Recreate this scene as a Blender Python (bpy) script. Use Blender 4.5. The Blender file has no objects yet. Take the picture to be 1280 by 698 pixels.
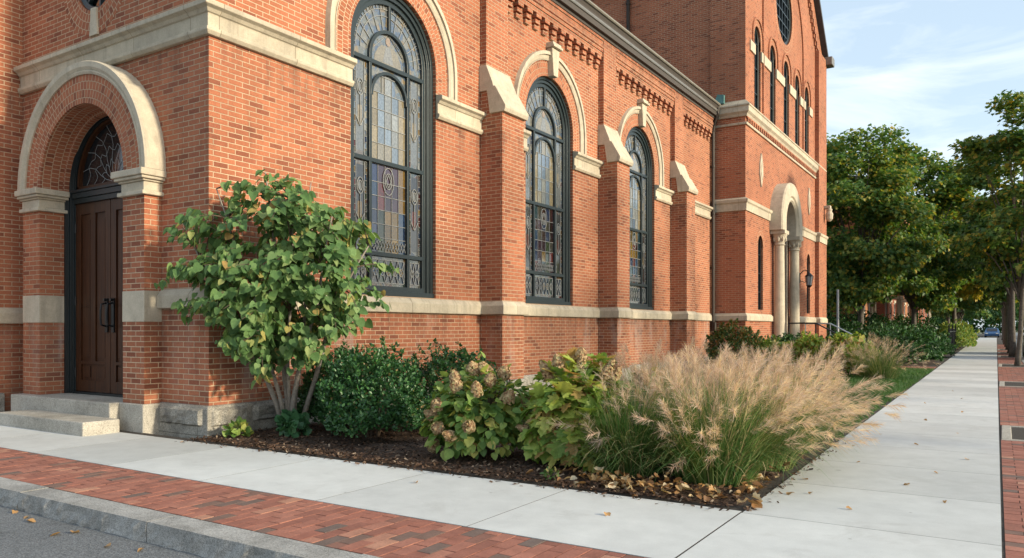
import bpy, bmesh, math, random
import numpy as np
from mathutils import Vector, Matrix
from mathutils.geometry import tessellate_polygon

R = math.radians
scene = bpy.context.scene
COL = scene.collection
rng = random.Random(7)

# =====================================================================
# materials
# =====================================================================
def new_mat(name):
    m = bpy.data.materials.new(name)
    m.use_nodes = True
    nt = m.node_tree
    nt.nodes.clear()
    out = nt.nodes.new('ShaderNodeOutputMaterial')
    b = nt.nodes.new('ShaderNodeBsdfPrincipled')
    nt.links.new(b.outputs[0], out.inputs[0])
    return m, nt, b, out

class N:
    """tiny node helper"""
    def __init__(s, nt): s.nt = nt
    def n(s, t, **kw):
        x = s.nt.nodes.new(t)
        for k, v in kw.items(): setattr(x, k, v)
        return x
    def l(s, a, b): s.nt.links.new(a, b)
    def pos(s): return s.n('ShaderNodeNewGeometry').outputs['Position']
    def math(s, op, a, b=None, c=None):
        x = s.n('ShaderNodeMath', operation=op)
        for i, v in enumerate((a, b, c)):
            if v is None: continue
            if isinstance(v, (int, float)): x.inputs[i].default_value = v
            else: s.l(v, x.inputs[i])
        return x.outputs[0]
    def noise(s, vec, scale, detail=4, rough=.55, dist=0):
        x = s.n('ShaderNodeTexNoise')
        x.inputs['Scale'].default_value = scale
        x.inputs['Detail'].default_value = detail
        x.inputs['Roughness'].default_value = rough
        x.inputs['Distortion'].default_value = dist
        if vec is not None: s.l(vec, x.inputs['Vector'])
        return x.outputs['Fac']
    def ramp(s, fac, stops, interp='LINEAR'):
        x = s.n('ShaderNodeValToRGB')
        cr = x.color_ramp; cr.interpolation = interp
        while len(cr.elements) < len(stops): cr.elements.new(.5)
        for e, (p, c) in zip(cr.elements, stops):
            e.position = p
            e.color = (c, c, c, 1) if isinstance(c, (int, float)) else (*c, 1)
        s.l(fac, x.inputs[0])
        return x.outputs[0]
    def mix(s, fac, a, b, mode='MIX'):
        x = s.n('ShaderNodeMix', data_type='RGBA', blend_type=mode)
        for i, v in ((0, fac), (6, a), (7, b)):
            if isinstance(v, (int, float)): x.inputs[i].default_value = v
            elif isinstance(v, tuple): x.inputs[i].default_value = (*v, 1)
            else: s.l(v, x.inputs[i])
        return x.outputs[2]
    def bump(s, h, dist, strength=1.0, normal=None):
        x = s.n('ShaderNodeBump')
        x.inputs['Distance'].default_value = dist
        x.inputs['Strength'].default_value = strength
        s.l(h, x.inputs['Height'])
        if normal is not None: s.l(normal, x.inputs['Normal'])
        return x.outputs[0]
    def scale(s, vec, v):
        x = s.n('ShaderNodeVectorMath', operation='MULTIPLY')
        s.l(vec, x.inputs[0]); x.inputs[1].default_value = v
        return x.outputs[0]
    def wall_uv(s):
        g = s.n('ShaderNodeNewGeometry')
        sp = s.n('ShaderNodeSeparateXYZ'); s.l(g.outputs['Position'], sp.inputs[0])
        sn = s.n('ShaderNodeSeparateXYZ'); s.l(g.outputs['True Normal'], sn.inputs[0])
        ax = s.math('ABSOLUTE', sn.outputs[0])
        facex = s.math('GREATER_THAN', ax, .6)
        m = s.n('ShaderNodeMix', data_type='FLOAT')
        s.l(facex, m.inputs[0]); s.l(sp.outputs[0], m.inputs[2]); s.l(sp.outputs[1], m.inputs[3])
        c = s.n('ShaderNodeCombineXYZ')
        s.l(m.outputs[0], c.inputs[0]); s.l(sp.outputs[2], c.inputs[1])
        return c.outputs[0], sp, g

def brick_core(h, vec, p, w, rh, mort, off, c1, c2, mcol, stain=True):
    br = h.n('ShaderNodeTexBrick')
    br.offset = off
    h.l(vec, br.inputs['Vector'])
    br.inputs['Scale'].default_value = 1
    br.inputs['Brick Width'].default_value = w
    br.inputs['Row Height'].default_value = rh
    br.inputs['Mortar Size'].default_value = mort
    br.inputs['Mortar Smooth'].default_value = .25
    br.inputs['Bias'].default_value = -.1
    br.inputs['Color1'].default_value = (0, 0, 0, 1)
    br.inputs['Color2'].default_value = (1, 1, 1, 1)
    br.inputs['Mortar'].default_value = (.5, .5, .5, 1)
    bw = h.n('ShaderNodeRGBToBW'); h.l(br.outputs['Color'], bw.inputs[0])
    bc = h.ramp(bw.outputs[0], [(0, tuple(x*.80 for x in c2)), (.025, c2), (.12, tuple((x+y)/2 for x, y in zip(c1, c2))), (.4, c1), (.8, c1), (.94, tuple(x*1.18 for x in c1)), (1, tuple(x*1.25 for x in c1))])
    n1 = h.noise(p, 1.1, 5, .6)
    bc = h.mix(1.0, bc, h.ramp(n1, [(.3, .80), (.7, 1.14)]), 'MULTIPLY')
    n2 = h.noise(p, 55, 4, .7)
    bc = h.mix(1.0, bc, h.ramp(n2, [(.25, .78), (.75, 1.18)]), 'MULTIPLY')
    mc = h.mix(1.0, mcol, h.ramp(n2, [(.2, .75), (.8, 1.1)]), 'MULTIPLY')
    n4 = h.noise(p, .45, 4, .6)
    mc = h.mix(1.0, mc, h.ramp(n4, [(.35, .72), (.6, 1.05)]), 'MULTIPLY')
    col = h.mix(br.outputs['Fac'], bc, mc)
    height = h.math('SUBTRACT', h.math('MULTIPLY', n2, .28), br.outputs['Fac'])
    return col, height

MATS = {}
def brick_mat(name, c1, c2, mcol, uv=False, w=.2, rh=.0628, mort=.0060, efflo=True, off=.5):
    m, nt, b, out = new_mat(name); h = N(nt)
    if uv:
        u = h.n('ShaderNodeUVMap'); vec = u.outputs[0]; p = h.pos(); sp = None
    else:
        vec, sp, g = h.wall_uv(); p = g.outputs['Position']
    col, height = brick_core(h, vec, p, w, rh, mort, off, c1, c2, mcol)
    if sp is not None and efflo:
        # grey-white efflorescence and grime streaks low on the wall
        st = h.n('ShaderNodeMapping'); h.l(p, st.inputs[0]); st.inputs['Scale'].default_value = (1.6, 1.6, .30)
        nz = h.noise(st.outputs[0], 1.5, 6, .62, .6)
        m1 = h.ramp(nz, [(.52, 0.0), (.68, .6)])
        lo = h.ramp(h.math('DIVIDE', sp.outputs[2], 3.0), [(.12, .35), (.28, 1.0), (.478, 1.0), (.49, .0)])
        fine = h.ramp(h.noise(p, 26, 5, .75), [(.3, .35), (.65, 1.0)])
        mask = h.math('MULTIPLY', h.math('MULTIPLY', m1, lo), fine)
        mask = h.math('MULTIPLY', mask, h.ramp(h.math('ADD', sp.outputs[1], -5.0), [(.55, .25), (.6, 1.0)]))
        col = h.mix(mask, col, (.47, .42, .38))
        # dark soot drips
        nd = h.noise(st.outputs[0], 3.1, 5, .6, .3)
        col = h.mix(h.ramp(nd, [(.60, 0.0), (.78, .42)]), col, (.09, .045, .032))
        # damp soot washed down under the belt and the sill course
        zf = h.math('FRACT', h.math('DIVIDE', h.math('SUBTRACT', 4.58, sp.outputs[2]), 3.1))
        run = h.math('MULTIPLY', h.ramp(zf, [(0, .55), (.16, .12), (.35, 0.0)]), h.ramp(h.noise(st.outputs[0], 4.2, 5, .65), [(.40, 0.0), (.62, 1.0)]))
        col = h.mix(run, col, (.10, .055, .04))
        # soil splash at foot
        sp2 = h.ramp(h.math('ADD', h.math('DIVIDE', sp.outputs[2], 1.2), h.math('MULTIPLY', nz, .35)), [(.35, .45), (.62, 0.0)])
        col = h.mix(sp2, col, (.13, .075, .05))
    h.l(col, b.inputs['Base Color'])
    b.inputs['Roughness'].default_value = .9
    b.inputs['Specular IOR Level'].default_value = .25
    h.l(h.bump(height, .007, .9), b.inputs['Normal'])
    return m

BRICK1 = (.378, .137, .072); BRICK2 = (.305, .105, .060); MORT = (.60, .44, .295)
M_brick = brick_mat('church_brick', BRICK1, BRICK2, MORT)
M_brick_t = brick_mat('tower_brick', (.365, .125, .066), (.29, .096, .055), (.50, .36, .24), efflo=False)
M_vous = brick_mat('arch_brick', BRICK1, BRICK2, MORT, uv=True, w=.058, rh=.1035, mort=.005, off=0.5)

def stone_mat(name, base, dark, rough=.85, scale=1.0, speck=0, stain=.5, joint=None, runoff=False):
    m, nt, b, out = new_mat(name); h = N(nt)
    p = h.pos()
    n1 = h.noise(p, 2.0*scale, 6, .62, .4)
    n2 = h.noise(p, 60*scale, 4, .7)
    n3 = h.noise(p, 7*scale, 5, .6)
    col = h.mix(h.ramp(n1, [(.38, 0.0), (.68, stain)]), base, dark)
    col = h.mix(1.0, col, h.ramp(n2, [(.25, .84), (.75, 1.12)]), 'MULTIPLY')
    col = h.mix(1.0, col, h.ramp(n3, [(.3, .88), (.7, 1.08)]), 'MULTIPLY')
    hh = h.math('ADD', h.math('MULTIPLY', n2, .5), n3)
    if runoff:
        q = h.scale(p, (9, 9, 1.1))
        col = h.mix(h.ramp(h.noise(q, 1.0, 6, .65), [(.52, 0.0), (.74, .45)]), col, (.17, .15, .125))
        col = h.mix(h.ramp(h.noise(p, 24, 5, .7), [(.58, 0.0), (.72, .35)]), col, (.20, .19, .15))
    if speck:
        v = h.n('ShaderNodeTexVoronoi'); h.l(p, v.inputs['Vector']); v.inputs['Scale'].default_value = speck
        bw = h.n('ShaderNodeRGBToBW'); h.l(v.outputs['Color'], bw.inputs[0])
        col = h.mix(1.0, col, h.ramp(bw.outputs[0], [(.2, .62), (.45, .95), (.8, 1.22)]), 'MULTIPLY')
    if joint:
        vec, sp, g = h.wall_uv()
        br = h.n('ShaderNodeTexBrick'); h.l(vec, br.inputs['Vector']); br.offset = 0
        br.inputs['Scale'].default_value = 1
        br.inputs['Brick Width'].default_value = joint; br.inputs['Row Height'].default_value = 50
        br.inputs['Mortar Size'].default_value = .004; br.inputs['Mortar Smooth'].default_value = .2
        br.inputs['Color1'].default_value = (.86, .86, .86, 1); br.inputs['Color2'].default_value = (1.08, 1.07, 1.04, 1)
        br.inputs['Mortar'].default_value = (.45, .42, .38, 1)
        col = h.mix(1.0, col, br.outputs['Color'], 'MULTIPLY')
        hh = h.math('SUBTRACT', hh, br.outputs['Fac'])
    h.l(col, b.inputs['Base Color'])
    b.inputs['Roughness'].default_value = rough
    b.inputs['Specular IOR Level'].default_value = .3
    h.l(h.bump(hh, .004, .8), b.inputs['Normal'])
    return m

M_lime = stone_mat('limestone', (.53, .465, .36), (.37, .32, .245), joint=1.13, stain=.5, runoff=True)
M_lime_p = stone_mat('limestone_plain', (.53, .465, .36), (.37, .32, .245), stain=.5, runoff=True)
M_gran = stone_mat('granite', (.45, .42, .365), (.26, .24, .20), speck=170, stain=.7)
M_granr = stone_mat('granite_rough', (.38, .355, .305), (.14, .13, .115), scale=1.4, stain=.95, speck=120)
M_kerb = stone_mat('granite_kerb', (.38, .37, .35), (.19, .185, .17), speck=190, stain=.8, scale=1.6)

def plain(name, col, rough=.5, metal=0, spec=.5, noise=.12, nscale=12, bump=0):
    m, nt, b, out = new_mat(name); h = N(nt)
    p = h.pos()
    n1 = h.noise(p, nscale, 5, .6)
    c = h.mix(1.0, col, h.ramp(n1, [(.25, 1-noise), (.75, 1+noise)]), 'MULTIPLY')
    h.l(c, b.inputs['Base Color'])
    b.inputs['Roughness'].default_value = rough
    b.inputs['Metallic'].default_value = metal
    b.inputs['Specular IOR Level'].default_value = spec
    if bump: h.l(h.bump(n1, bump, 1), b.inputs['Normal'])
    return m

M_frame = plain('dark_green_paint', (.017, .027, .030), .36, 0, .45, .18, 20)
M_lead = plain('lead_came', (.26, .265, .26), .55, .2, .5, .2, 30)
M_gutter = plain('gutter_grey_metal', (.185, .18, .168), .45, .35, .5, .15, 5)
M_gutter_l = plain('gutter_tan_metal', (.20, .185, .155), .5, .1, .5, .12, 5)
M_soffit = plain('dark_soffit', (.055, .045, .038), .7)
M_down = plain('bronze_downspout', (.030, .021, .016), .55, .1, .35, .3, 6)
M_copper = plain('green_copper', (.10, .22, .21), .7, 0, .4, .25, 8)
M_roof = plain('slate_roof', (.06, .062, .068), .7, 0, .4, .3, 9)
M_iron = plain('black_iron', (.014, .015, .017), .42, .3)
M_steel = plain('galvanised_rail', (.42, .43, .43), .35, .8)
M_pole = plain('grey_pole', (.40, .41, .42), .5, .2)
M_white = plain('white_trim', (.72, .70, .66), .5)
M_darkglass = plain('dark_pane', (.012, .014, .016), .08, 0, .6)
M_stem = plain('redbud_bark', (.27, .235, .20), .85, 0, .3, .3, 40, .004)
M_bark = plain('tree_bark', (.115, .10, .085), .9, 0, .2, .4, 16, .02)
M_twig = plain('twig_brown', (.10, .07, .05), .9)

def wood_mat():
    m, nt, b, out = new_mat('mahogany_door'); h = N(nt)
    p = h.scale(h.pos(), (16, 16, .7))
    n1 = h.noise(p, 2.2, 6, .65, 1.2)
    col = h.ramp(n1, [(.25, (.014, .005, .002)), (.5, (.048, .016, .0055)), (.78, (.085, .031, .010))])
    h.l(col, b.inputs['Base Color']); b.inputs['Roughness'].default_value = .45; b.inputs['Specular IOR Level'].default_value = .3
    h.l(h.bump(n1, .001, .6), b.inputs['Normal'])
    return m
M_wood = wood_mat()

def glass_mat():
    m, nt, b, out = new_mat('stained_glass'); h = N(nt)
    p = h.pos()
    sp = h.n('ShaderNodeSeparateXYZ'); h.l(p, sp.inputs[0])
    c = h.n('ShaderNodeCombineXYZ'); h.l(sp.outputs[1], c.inputs[0]); h.l(sp.outputs[2], c.inputs[1])
    v = h.n('ShaderNodeTexVoronoi'); v.inputs['Scale'].default_value = 11; h.l(c.outputs[0], v.inputs['Vector'])
    bw = h.n('ShaderNodeSeparateColor'); h.l(v.outputs['Color'], bw.inputs[0])
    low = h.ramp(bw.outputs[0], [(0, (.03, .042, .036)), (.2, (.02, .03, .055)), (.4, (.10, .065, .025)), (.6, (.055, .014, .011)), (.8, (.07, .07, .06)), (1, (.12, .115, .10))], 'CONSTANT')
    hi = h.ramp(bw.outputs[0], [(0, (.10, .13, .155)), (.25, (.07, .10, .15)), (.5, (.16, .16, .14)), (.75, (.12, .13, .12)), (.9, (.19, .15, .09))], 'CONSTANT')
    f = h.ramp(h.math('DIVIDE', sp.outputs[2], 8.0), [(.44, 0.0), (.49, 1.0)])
    base = h.mix(f, low, hi)  # upper panes paler: sky reflection mixed into the glass colour
    at = h.n('ShaderNodeAttribute', attribute_name='paint')
    col = h.mix(at.outputs['Alpha'], base, at.outputs['Color'])
    d = h.n('ShaderNodeTexVoronoi', feature='DISTANCE_TO_EDGE'); d.inputs['Scale'].default_value = 11; h.l(c.outputs[0], d.inputs['Vector'])
    lead = h.math('LESS_THAN', d.outputs['Distance'], .045)
    lead = h.math('MULTIPLY', lead, h.math('SUBTRACT', 1.0, at.outputs['Alpha']))
    col = h.mix(lead, col, (.12, .123, .123))
    n1 = h.noise(p, 30, 3, .6)
    col = h.mix(1.0, col, h.ramp(n1, [(.2, .6), (.8, 1.35)]), 'MULTIPLY')
    h.l(col, b.inputs['Base Color'])
    b.inputs['Roughness'].default_value = .06
    b.inputs['Specular IOR Level'].default_value = 1.0
    b.inputs['Coat Weight'].default_value = .35; b.inputs['Coat Roughness'].default_value = .03
    h.l(h.bump(h.noise(p, 9, 3, .5), .006, .35), b.inputs['Normal'])
    return m
M_glass = glass_mat()

def leaf_mat(name, stops, trans=.3, rough=.5, spec=.4):
    m, nt, b, out = new_mat(name); h = N(nt)
    g = h.n('ShaderNodeNewGeometry')
    col = h.ramp(g.outputs['Random Per Island'], stops)
    n1 = h.noise(g.outputs['Position'], 40, 3, .6)
    col = h.mix(1.0, col, h.ramp(n1, [(.25, .82), (.75, 1.16)]), 'MULTIPLY')
    h.l(col, b.inputs['Base Color'])
    b.inputs['Roughness'].default_value = rough
    b.inputs['Specular IOR Level'].default_value = spec
    if trans:
        t = h.n('ShaderNodeBsdfTranslucent')
        tc = h.mix(1.0, col, (1.25, 1.2, .6), 'MULTIPLY')
        h.l(tc, t.inputs['Color'])
        mx = h.n('ShaderNodeMixShader'); mx.inputs[0].default_value = trans
        h.l(b.outputs[0], mx.inputs[1]); h.l(t.outputs[0], mx.inputs[2]); h.l(mx.outputs[0], out.inputs[0])
    return m
M_redbud = leaf_mat('redbud_leaf', [(0, (.065, .13, .045)), (.3, (.105, .20, .068)), (.65, (.16, .275, .10)), (.93, (.24, .335, .13)), (.975, (.40, .36, .12)), (1, (.36, .22, .08))], 0.36, .62, .25)
M_box = leaf_mat('boxwood_leaf', [(0, (.022, .075, .026)), (.6, (.042, .125, .036)), (.97, (.08, .19, .05)), (1, (.34, .20, .08))], 0.2, .38, .5)
M_hyd = leaf_mat('hydrangea_leaf', [(0, (.08, .17, .042)), (.4, (.16, .27, .06)), (.75, (.27, .36, .085)), (.92, (.38, .38, .10)), (1, (.40, .25, .08))], 0.34, .5)
M_oak = leaf_mat('oakleaf_leaf', [(0, (.12, .22, .045)), (.35, (.23, .35, .065)), (.65, (.35, .43, .09)), (.82, (.42, .39, .10)), (.92, (.45, .30, .12)), (1, (.36, .18, .07))], 0.36, .5)
M_head = leaf_mat('dried_flower', [(0, (.24, .13, .075)), (.4, (.42, .27, .15)), (.75, (.55, .42, .25)), (1, (.40, .38, .18))], 0.2, .8, .2)
M_blade = leaf_mat('grass_blade', [(0, (.05, .12, .032)), (.5, (.10, .20, .05)), (.82, (.21, .26, .09)), (.9, (.40, .34, .17)), (1, (.52, .43, .25))], 0.32, .5)
M_plume = leaf_mat('grass_plume', [(0, (.50, .34, .31)), (.45, (.64, .48, .44)), (.8, (.73, .59, .53)), (1, (.82, .72, .65))], 0.52, .8, .1)
M_stalk = leaf_mat('grass_stalk', [(0, (.26, .22, .10)), (1, (.50, .41, .22))], .2, .6)
M_lawn = leaf_mat('lawn_blade', [(0, (.022, .085, .014)), (.7, (.05, .145, .025)), (1, (.12, .18, .045))], 0.25, .5)
M_litter = leaf_mat('dead_leaf', [(0, (.10, .05, .025)), (.3, (.26, .13, .05)), (.65, (.44, .26, .11)), (.85, (.56, .42, .24)), (1, (.66, .56, .40))], 0.15, .6)
M_mulchp = leaf_mat('mulch_chip', [(0, (.035, .020, .013)), (.55, (.085, .048, .030)), (.9, (.15, .09, .058)), (1, (.36, .27, .19))], 0, .9, .2)
M_maple = leaf_mat('maple_leaf', [(0, (.050, .12, .034)), (.4, (.085, .18, .045)), (.72, (.17, .26, .055)), (.9, (.30, .31, .06)), (1, (.46, .33, .05))], 0.42, .5)
M_maple_y = leaf_mat('yellowing_leaf', [(0, (.07, .14, .03)), (.35, (.20, .23, .04)), (.7, (.46, .36, .05)), (1, (.58, .40, .04))], 0.38, .5)
M_maple_d = leaf_mat('dark_maple_leaf', [(0, (.042, .11, .034)), (.55, (.075, .16, .044)), (.9, (.15, .225, .05)), (1, (.36, .30, .045))], 0.4, .5)
M_yew = leaf_mat('evergreen_leaf', [(0, (.014, .05, .012)), (.7, (.03, .10, .02)), (1, (.07, .17, .035))], .15, .5)
M_azalea = leaf_mat('azalea_leaf', [(0, (.035, .085, .02)), (.5, (.08, .15, .03)), (.75, (.22, .19, .05)), (1, (.34, .14, .05))], .2, .5)

def ground_mats():
    # concrete
    m, nt, b, out = new_mat('pale_concrete'); h = N(nt)
    g = h.n('ShaderNodeNewGeometry'); p = g.outputs['Position']
    n1 = h.noise(p, .8, 6, .6, .5); n2 = h.noise(p, 130, 3, .7); n3 = h.noise(p, 5, 6, .65)
    col = h.ramp(n1, [(.3, (.52, .53, .52)), (.7, (.60, .61, .595))])
    isl = h.ramp(g.outputs['Random Per Island'], [(0, .83), (1, 1.06)])
    col = h.mix(1.0, col, isl, 'MULTIPLY')
    col = h.mix(1.0, col, h.ramp(n2, [(.2, .88), (.8, 1.08)]), 'MULTIPLY')
    col = h.mix(1.0, col, h.ramp(n3, [(.3, .91), (.7, 1.05)]), 'MULTIPLY')
    v = h.n('ShaderNodeTexVoronoi'); h.l(p, v.inputs['Vector']); v.inputs['Scale'].default_value = 2.6
    sp = h.ramp(v.outputs['Distance'], [(0, 1.0), (.022, 1.0), (.04, 0.0)])
    col = h.mix(h.math('MULTIPLY', sp, .55), col, (.16, .15, .14))
    ed = h.ramp(h.noise(p, .35, 3, .6), [(.5, 0.0), (.75, .35)])
    col = h.mix(ed, col, (.40, .385, .355))
    # damp blotches, tyre-dark scuffs and gum spots
    col = h.mix(h.ramp(h.noise(p, 1.9, 7, .7, .8), [(.56, 0.0), (.70, .30)]), col, (.30, .29, .27))
    v2 = h.n('ShaderNodeTexVoronoi'); h.l(p, v2.inputs['Vector']); v2.inputs['Scale'].default_value = 1.3
    col = h.mix(h.ramp(v2.outputs['Distance'], [(0, .5), (.025, .45), (.034, 0.0)]), col, (.13, .125, .12))
    h.l(col, b.inputs['Base Color']); b.inputs['Roughness'].default_value = .88; b.inputs['Specular IOR Level'].default_value = .25
    st = h.n('ShaderNodeMapping'); h.l(p, st.inputs[0]); st.inputs['Scale'].default_value = (6, 300, 1)
    hh = h.math('ADD', h.math('MULTIPLY', h.noise(st.outputs[0], 1, 2), .5), n2)
    h.l(h.bump(hh, .0018, .8), b.inputs['Normal'])
    MATS['conc'] = m
    # asphalt
    m, nt, b, out = new_mat('asphalt'); h = N(nt); p = h.pos()
    n1 = h.noise(p, .7, 5, .6); v = h.n('ShaderNodeTexVoronoi'); h.l(p, v.inputs['Vector']); v.inputs['Scale'].default_value = 120
    bw = h.n('ShaderNodeRGBToBW'); h.l(v.outputs['Color'], bw.inputs[0])
    col = h.ramp(n1, [(.3, (.115, .122, .128)), (.7, (.155, .163, .17))])
    col = h.mix(1.0, col, h.ramp(bw.outputs[0], [(.15, .62), (.5, 1.0), (.85, 1.55)]), 'MULTIPLY')
    n5 = h.noise(p, 2.6, 4, .6, .4)
    col = h.mix(h.ramp(n5, [(.62, 0.0), (.72, .5)]), col, (.05, .05, .052))
    h.l(col, b.inputs['Base Color']); b.inputs['Roughness'].default_value = .85
    h.l(h.bump(v.outputs['Distance'], .006, .8), b.inputs['Normal'])
    MATS['asph'] = m
    # pavers
    m, nt, b, out = new_mat('paver_brick'); h = N(nt)
    g = h.n('ShaderNodeNewGeometry'); p = g.outputs['Position']
    col = h.ramp(g.outputs['Random Per Island'], [(0, (.155, .115, .10)), (.12, (.19, .115, .09)), (.2, (.26, .108, .078)), (.55, (.315, .125, .088)), (.9, (.36, .155, .11)), (1, (.42, .215, .145))])
    n2 = h.noise(p, 70, 4, .7); n3 = h.noise(p, 9, 4, .6)
    col = h.mix(1.0, col, h.ramp(n2, [(.25, .76), (.75, 1.18)]), 'MULTIPLY')
    col = h.mix(1.0, col, h.ramp(n3, [(.3, .82), (.7, 1.1)]), 'MULTIPLY')
    h.l(col, b.inputs['Base Color']); b.inputs['Roughness'].default_value = .85; b.inputs['Specular IOR Level'].default_value = .3
    h.l(h.bump(n2, .003, .8), b.inputs['Normal'])
    MATS['paver'] = m
    def soil(name, a, c, sc):
        m, nt, b, out = new_mat(name); h = N(nt); p = h.pos()
        n = h.noise(p, sc, 6, .75)
        h.l(h.ramp(n, [(.3, a), (.7, c)]), b.inputs['Base Color'])
        b.inputs['Roughness'].default_value = .95
        h.l(h.bump(n, .02, 1), b.inputs['Normal'])
        return m
    MATS['soil'] = soil('mulch_soil', (.03, .018, .011), (.09, .052, .033), 40)
    MATS['joint'] = soil('joint_sand', (.028, .024, .02), (.06, .05, .042), 60)
    MATS['turf'] = soil('turf_soil', (.03, .07, .015), (.06, .12, .03), 20)
    MATS['land'] = soil('far_land', (.06, .08, .03), (.12, .12, .07), .5)
ground_mats()

# =====================================================================
# mesh helpers (everything is built in world metres, then made local)
# =====================================================================
def tag(o, label=None, cat=None, group=None, kind=None):
    if label: o['label'] = label
    if cat: o['category'] = cat
    if group: o['group'] = group
    if kind: o['kind'] = kind
    return o

def thing(name, label, cat, loc, group=None, rz=0):
    o = bpy.data.objects.new(name, None); COL.objects.link(o)
    o.empty_display_size = .2
    o.location = loc; o.rotation_euler.z = rz
    o['_b'] = (0, 0, 0)
    del o['_b']
    return tag(o, label, cat, group)

def root_loc(o):
    while o.parent: o = o.parent
    return Vector(o.location)

class MB:
    def __init__(s):
        s.v = []; s.f = []; s.mi = []; s.uv = {}; s.col = {}
    def add(s, verts, faces, mi=0, uvs=None, cols=None):
        o = len(s.v); s.v.extend(tuple(x) for x in verts)
        for k, f in enumerate(faces):
            if uvs is not None: s.uv[len(s.f)] = uvs[k]
            if cols is not None: s.col[len(s.f)] = cols
            s.f.append(tuple(i+o for i in f)); s.mi.append(mi)
    def box(s, x0, x1, y0, y1, z0, z1, mi=0, cols=None):
        v = [(x, y, z) for x in (x0, x1) for y in (y0, y1) for z in (z0, z1)]
        s.add(v, [(0, 1, 3, 2), (4, 6, 7, 5), (0, 4, 5, 1), (2, 3, 7, 6), (0, 2, 6, 4), (1, 5, 7, 3)], mi, cols=cols)
    def prism(s, poly, mp, d0, d1, mi=0):
        n = len(poly)
        v = [mp(a, b, d0) for a, b in poly] + [mp(a, b, d1) for a, b in poly]
        f = [tuple(range(n)), tuple(range(2*n-1, n-1, -1))] + [(i, (i+1) % n, (i+1) % n+n, i+n) for i in range(n)]
        s.add(v, f, mi)
    def tube(s, pts, rad, n=8, mi=0, cap=True):
        pts = [Vector(p) for p in pts]
        if isinstance(rad, (int, float)): rad = [rad]*len(pts)
        rings = []; up = None
        for i, p in enumerate(pts):
            d = (pts[min(i+1, len(pts)-1)]-pts[max(i-1, 0)])
            if d.length < 1e-9: d = Vector((0, 0, 1))
            d.normalize()
            if up is None:
                up = Vector((0, 0, 1)) if abs(d.z) < .9 else Vector((1, 0, 0))
            a = d.cross(up)
            if a.length < 1e-6: a = d.cross(Vector((0, 1, 0)))
            a.normalize(); b = a.cross(d); up = b if abs(d.dot(b)) < .99 else up
            rings.append([p + (a*math.cos(2*math.pi*k/n)+b*math.sin(2*math.pi*k/n))*rad[i] for k in range(n)])
        v = [q for r in rings for q in r]; f = []
        for i in range(len(pts)-1):
            for k in range(n):
                f.append((i*n+k, i*n+(k+1) % n, (i+1)*n+(k+1) % n, (i+1)*n+k))
        if cap:
            f.append(tuple(range(n-1, -1, -1))); f.append(tuple(range((len(pts)-1)*n, len(pts)*n)))
        s.add(v, f, mi)
    def lathe(s, prof, c, n=20, mi=0):
        v = []; f = []
        for r, z in prof:
            for k in range(n):
                a = 2*math.pi*k/n
                v.append((c[0]+r*math.cos(a), c[1]+r*math.sin(a), c[2]+z))
        for i in range(len(prof)-1):
            for k in range(n):
                f.append((i*n+k, i*n+(k+1) % n, (i+1)*n+(k+1) % n, (i+1)*n+k))
        f.append(tuple(range(n-1, -1, -1))); f.append(tuple(range((len(prof)-1)*n, len(prof)*n)))
        s.add(v, f, mi)
    def sweep(s, path, prof, mp, mi=0, closed=False, uv=False):
        """path: [(a,b,na,nb)] in a wall plane, prof: closed [(n,d)]"""
        k = len(prof); m = len(path)
        v = []
        for (a, b, na, nb) in path:
            for (n, d) in prof: v.append(mp(a+na*n, b+nb*n, d))
        ln = [0]
        for i in range(1, m): ln.append(ln[-1]+math.hypot(path[i][0]-path[i-1][0], path[i][1]-path[i-1][1]))
        pl = [0]
        for i in range(k): pl.append(pl[-1]+math.hypot(prof[(i+1) % k][0]-prof[i][0], prof[(i+1) % k][1]-prof[i][1]))
        f = []; uvs = []
        for i in range(m if closed else m-1):
            j = (i+1) % m
            for t in range(k):
                u = (t+1) % k
                f.append((i*k+t, i*k+u, j*k+u, j*k+t))
                L0, L1 = ln[i], ln[j] if j > i else ln[i]+.1
                uvs.append([(L0, pl[t]), (L0, pl[t+1]), (L1, pl[t+1]), (L1, pl[t])])
        if not closed:
            f.append(tuple(range(k))); uvs.append([(0, 0)]*k)
            f.append(tuple(range((m-1)*k+k-1, (m-1)*k-1, -1))); uvs.append([(0, 0)]*k)
        s.add(v, f, mi, uvs if uv else None)
    def plan_sweep(s, path, prof, mi=0):
        """path [(x,y)], outward = right-hand side; prof closed [(out,z)]"""
        m = len(path); k = len(prof); v = []
        nrm = []
        for i in range(m-1):
            dx, dy = path[i+1][0]-path[i][0], path[i+1][1]-path[i][1]
            L = math.hypot(dx, dy); nrm.append((dy/L, -dx/L))
        for i, (x, y) in enumerate(path):
            if i == 0: n = nrm[0]
            elif i == m-1: n = nrm[-1]
            else:
                a, b = nrm[i-1], nrm[i]
                den = 1+a[0]*b[0]+a[1]*b[1]
                n = ((a[0]+b[0])/den, (a[1]+b[1])/den)
            for (o, z) in prof: v.append((x+n[0]*o, y+n[1]*o, z))
        f = []
        for i in range(m-1):
            for t in range(k):
                u = (t+1) % k
                f.append((i*k+t, i*k+u, (i+1)*k+u, (i+1)*k+t))
        f.append(tuple(range(k-1, -1, -1))); f.append(tuple(range((m-1)*k, m*k)))
        s.add(v, f, mi)
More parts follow.
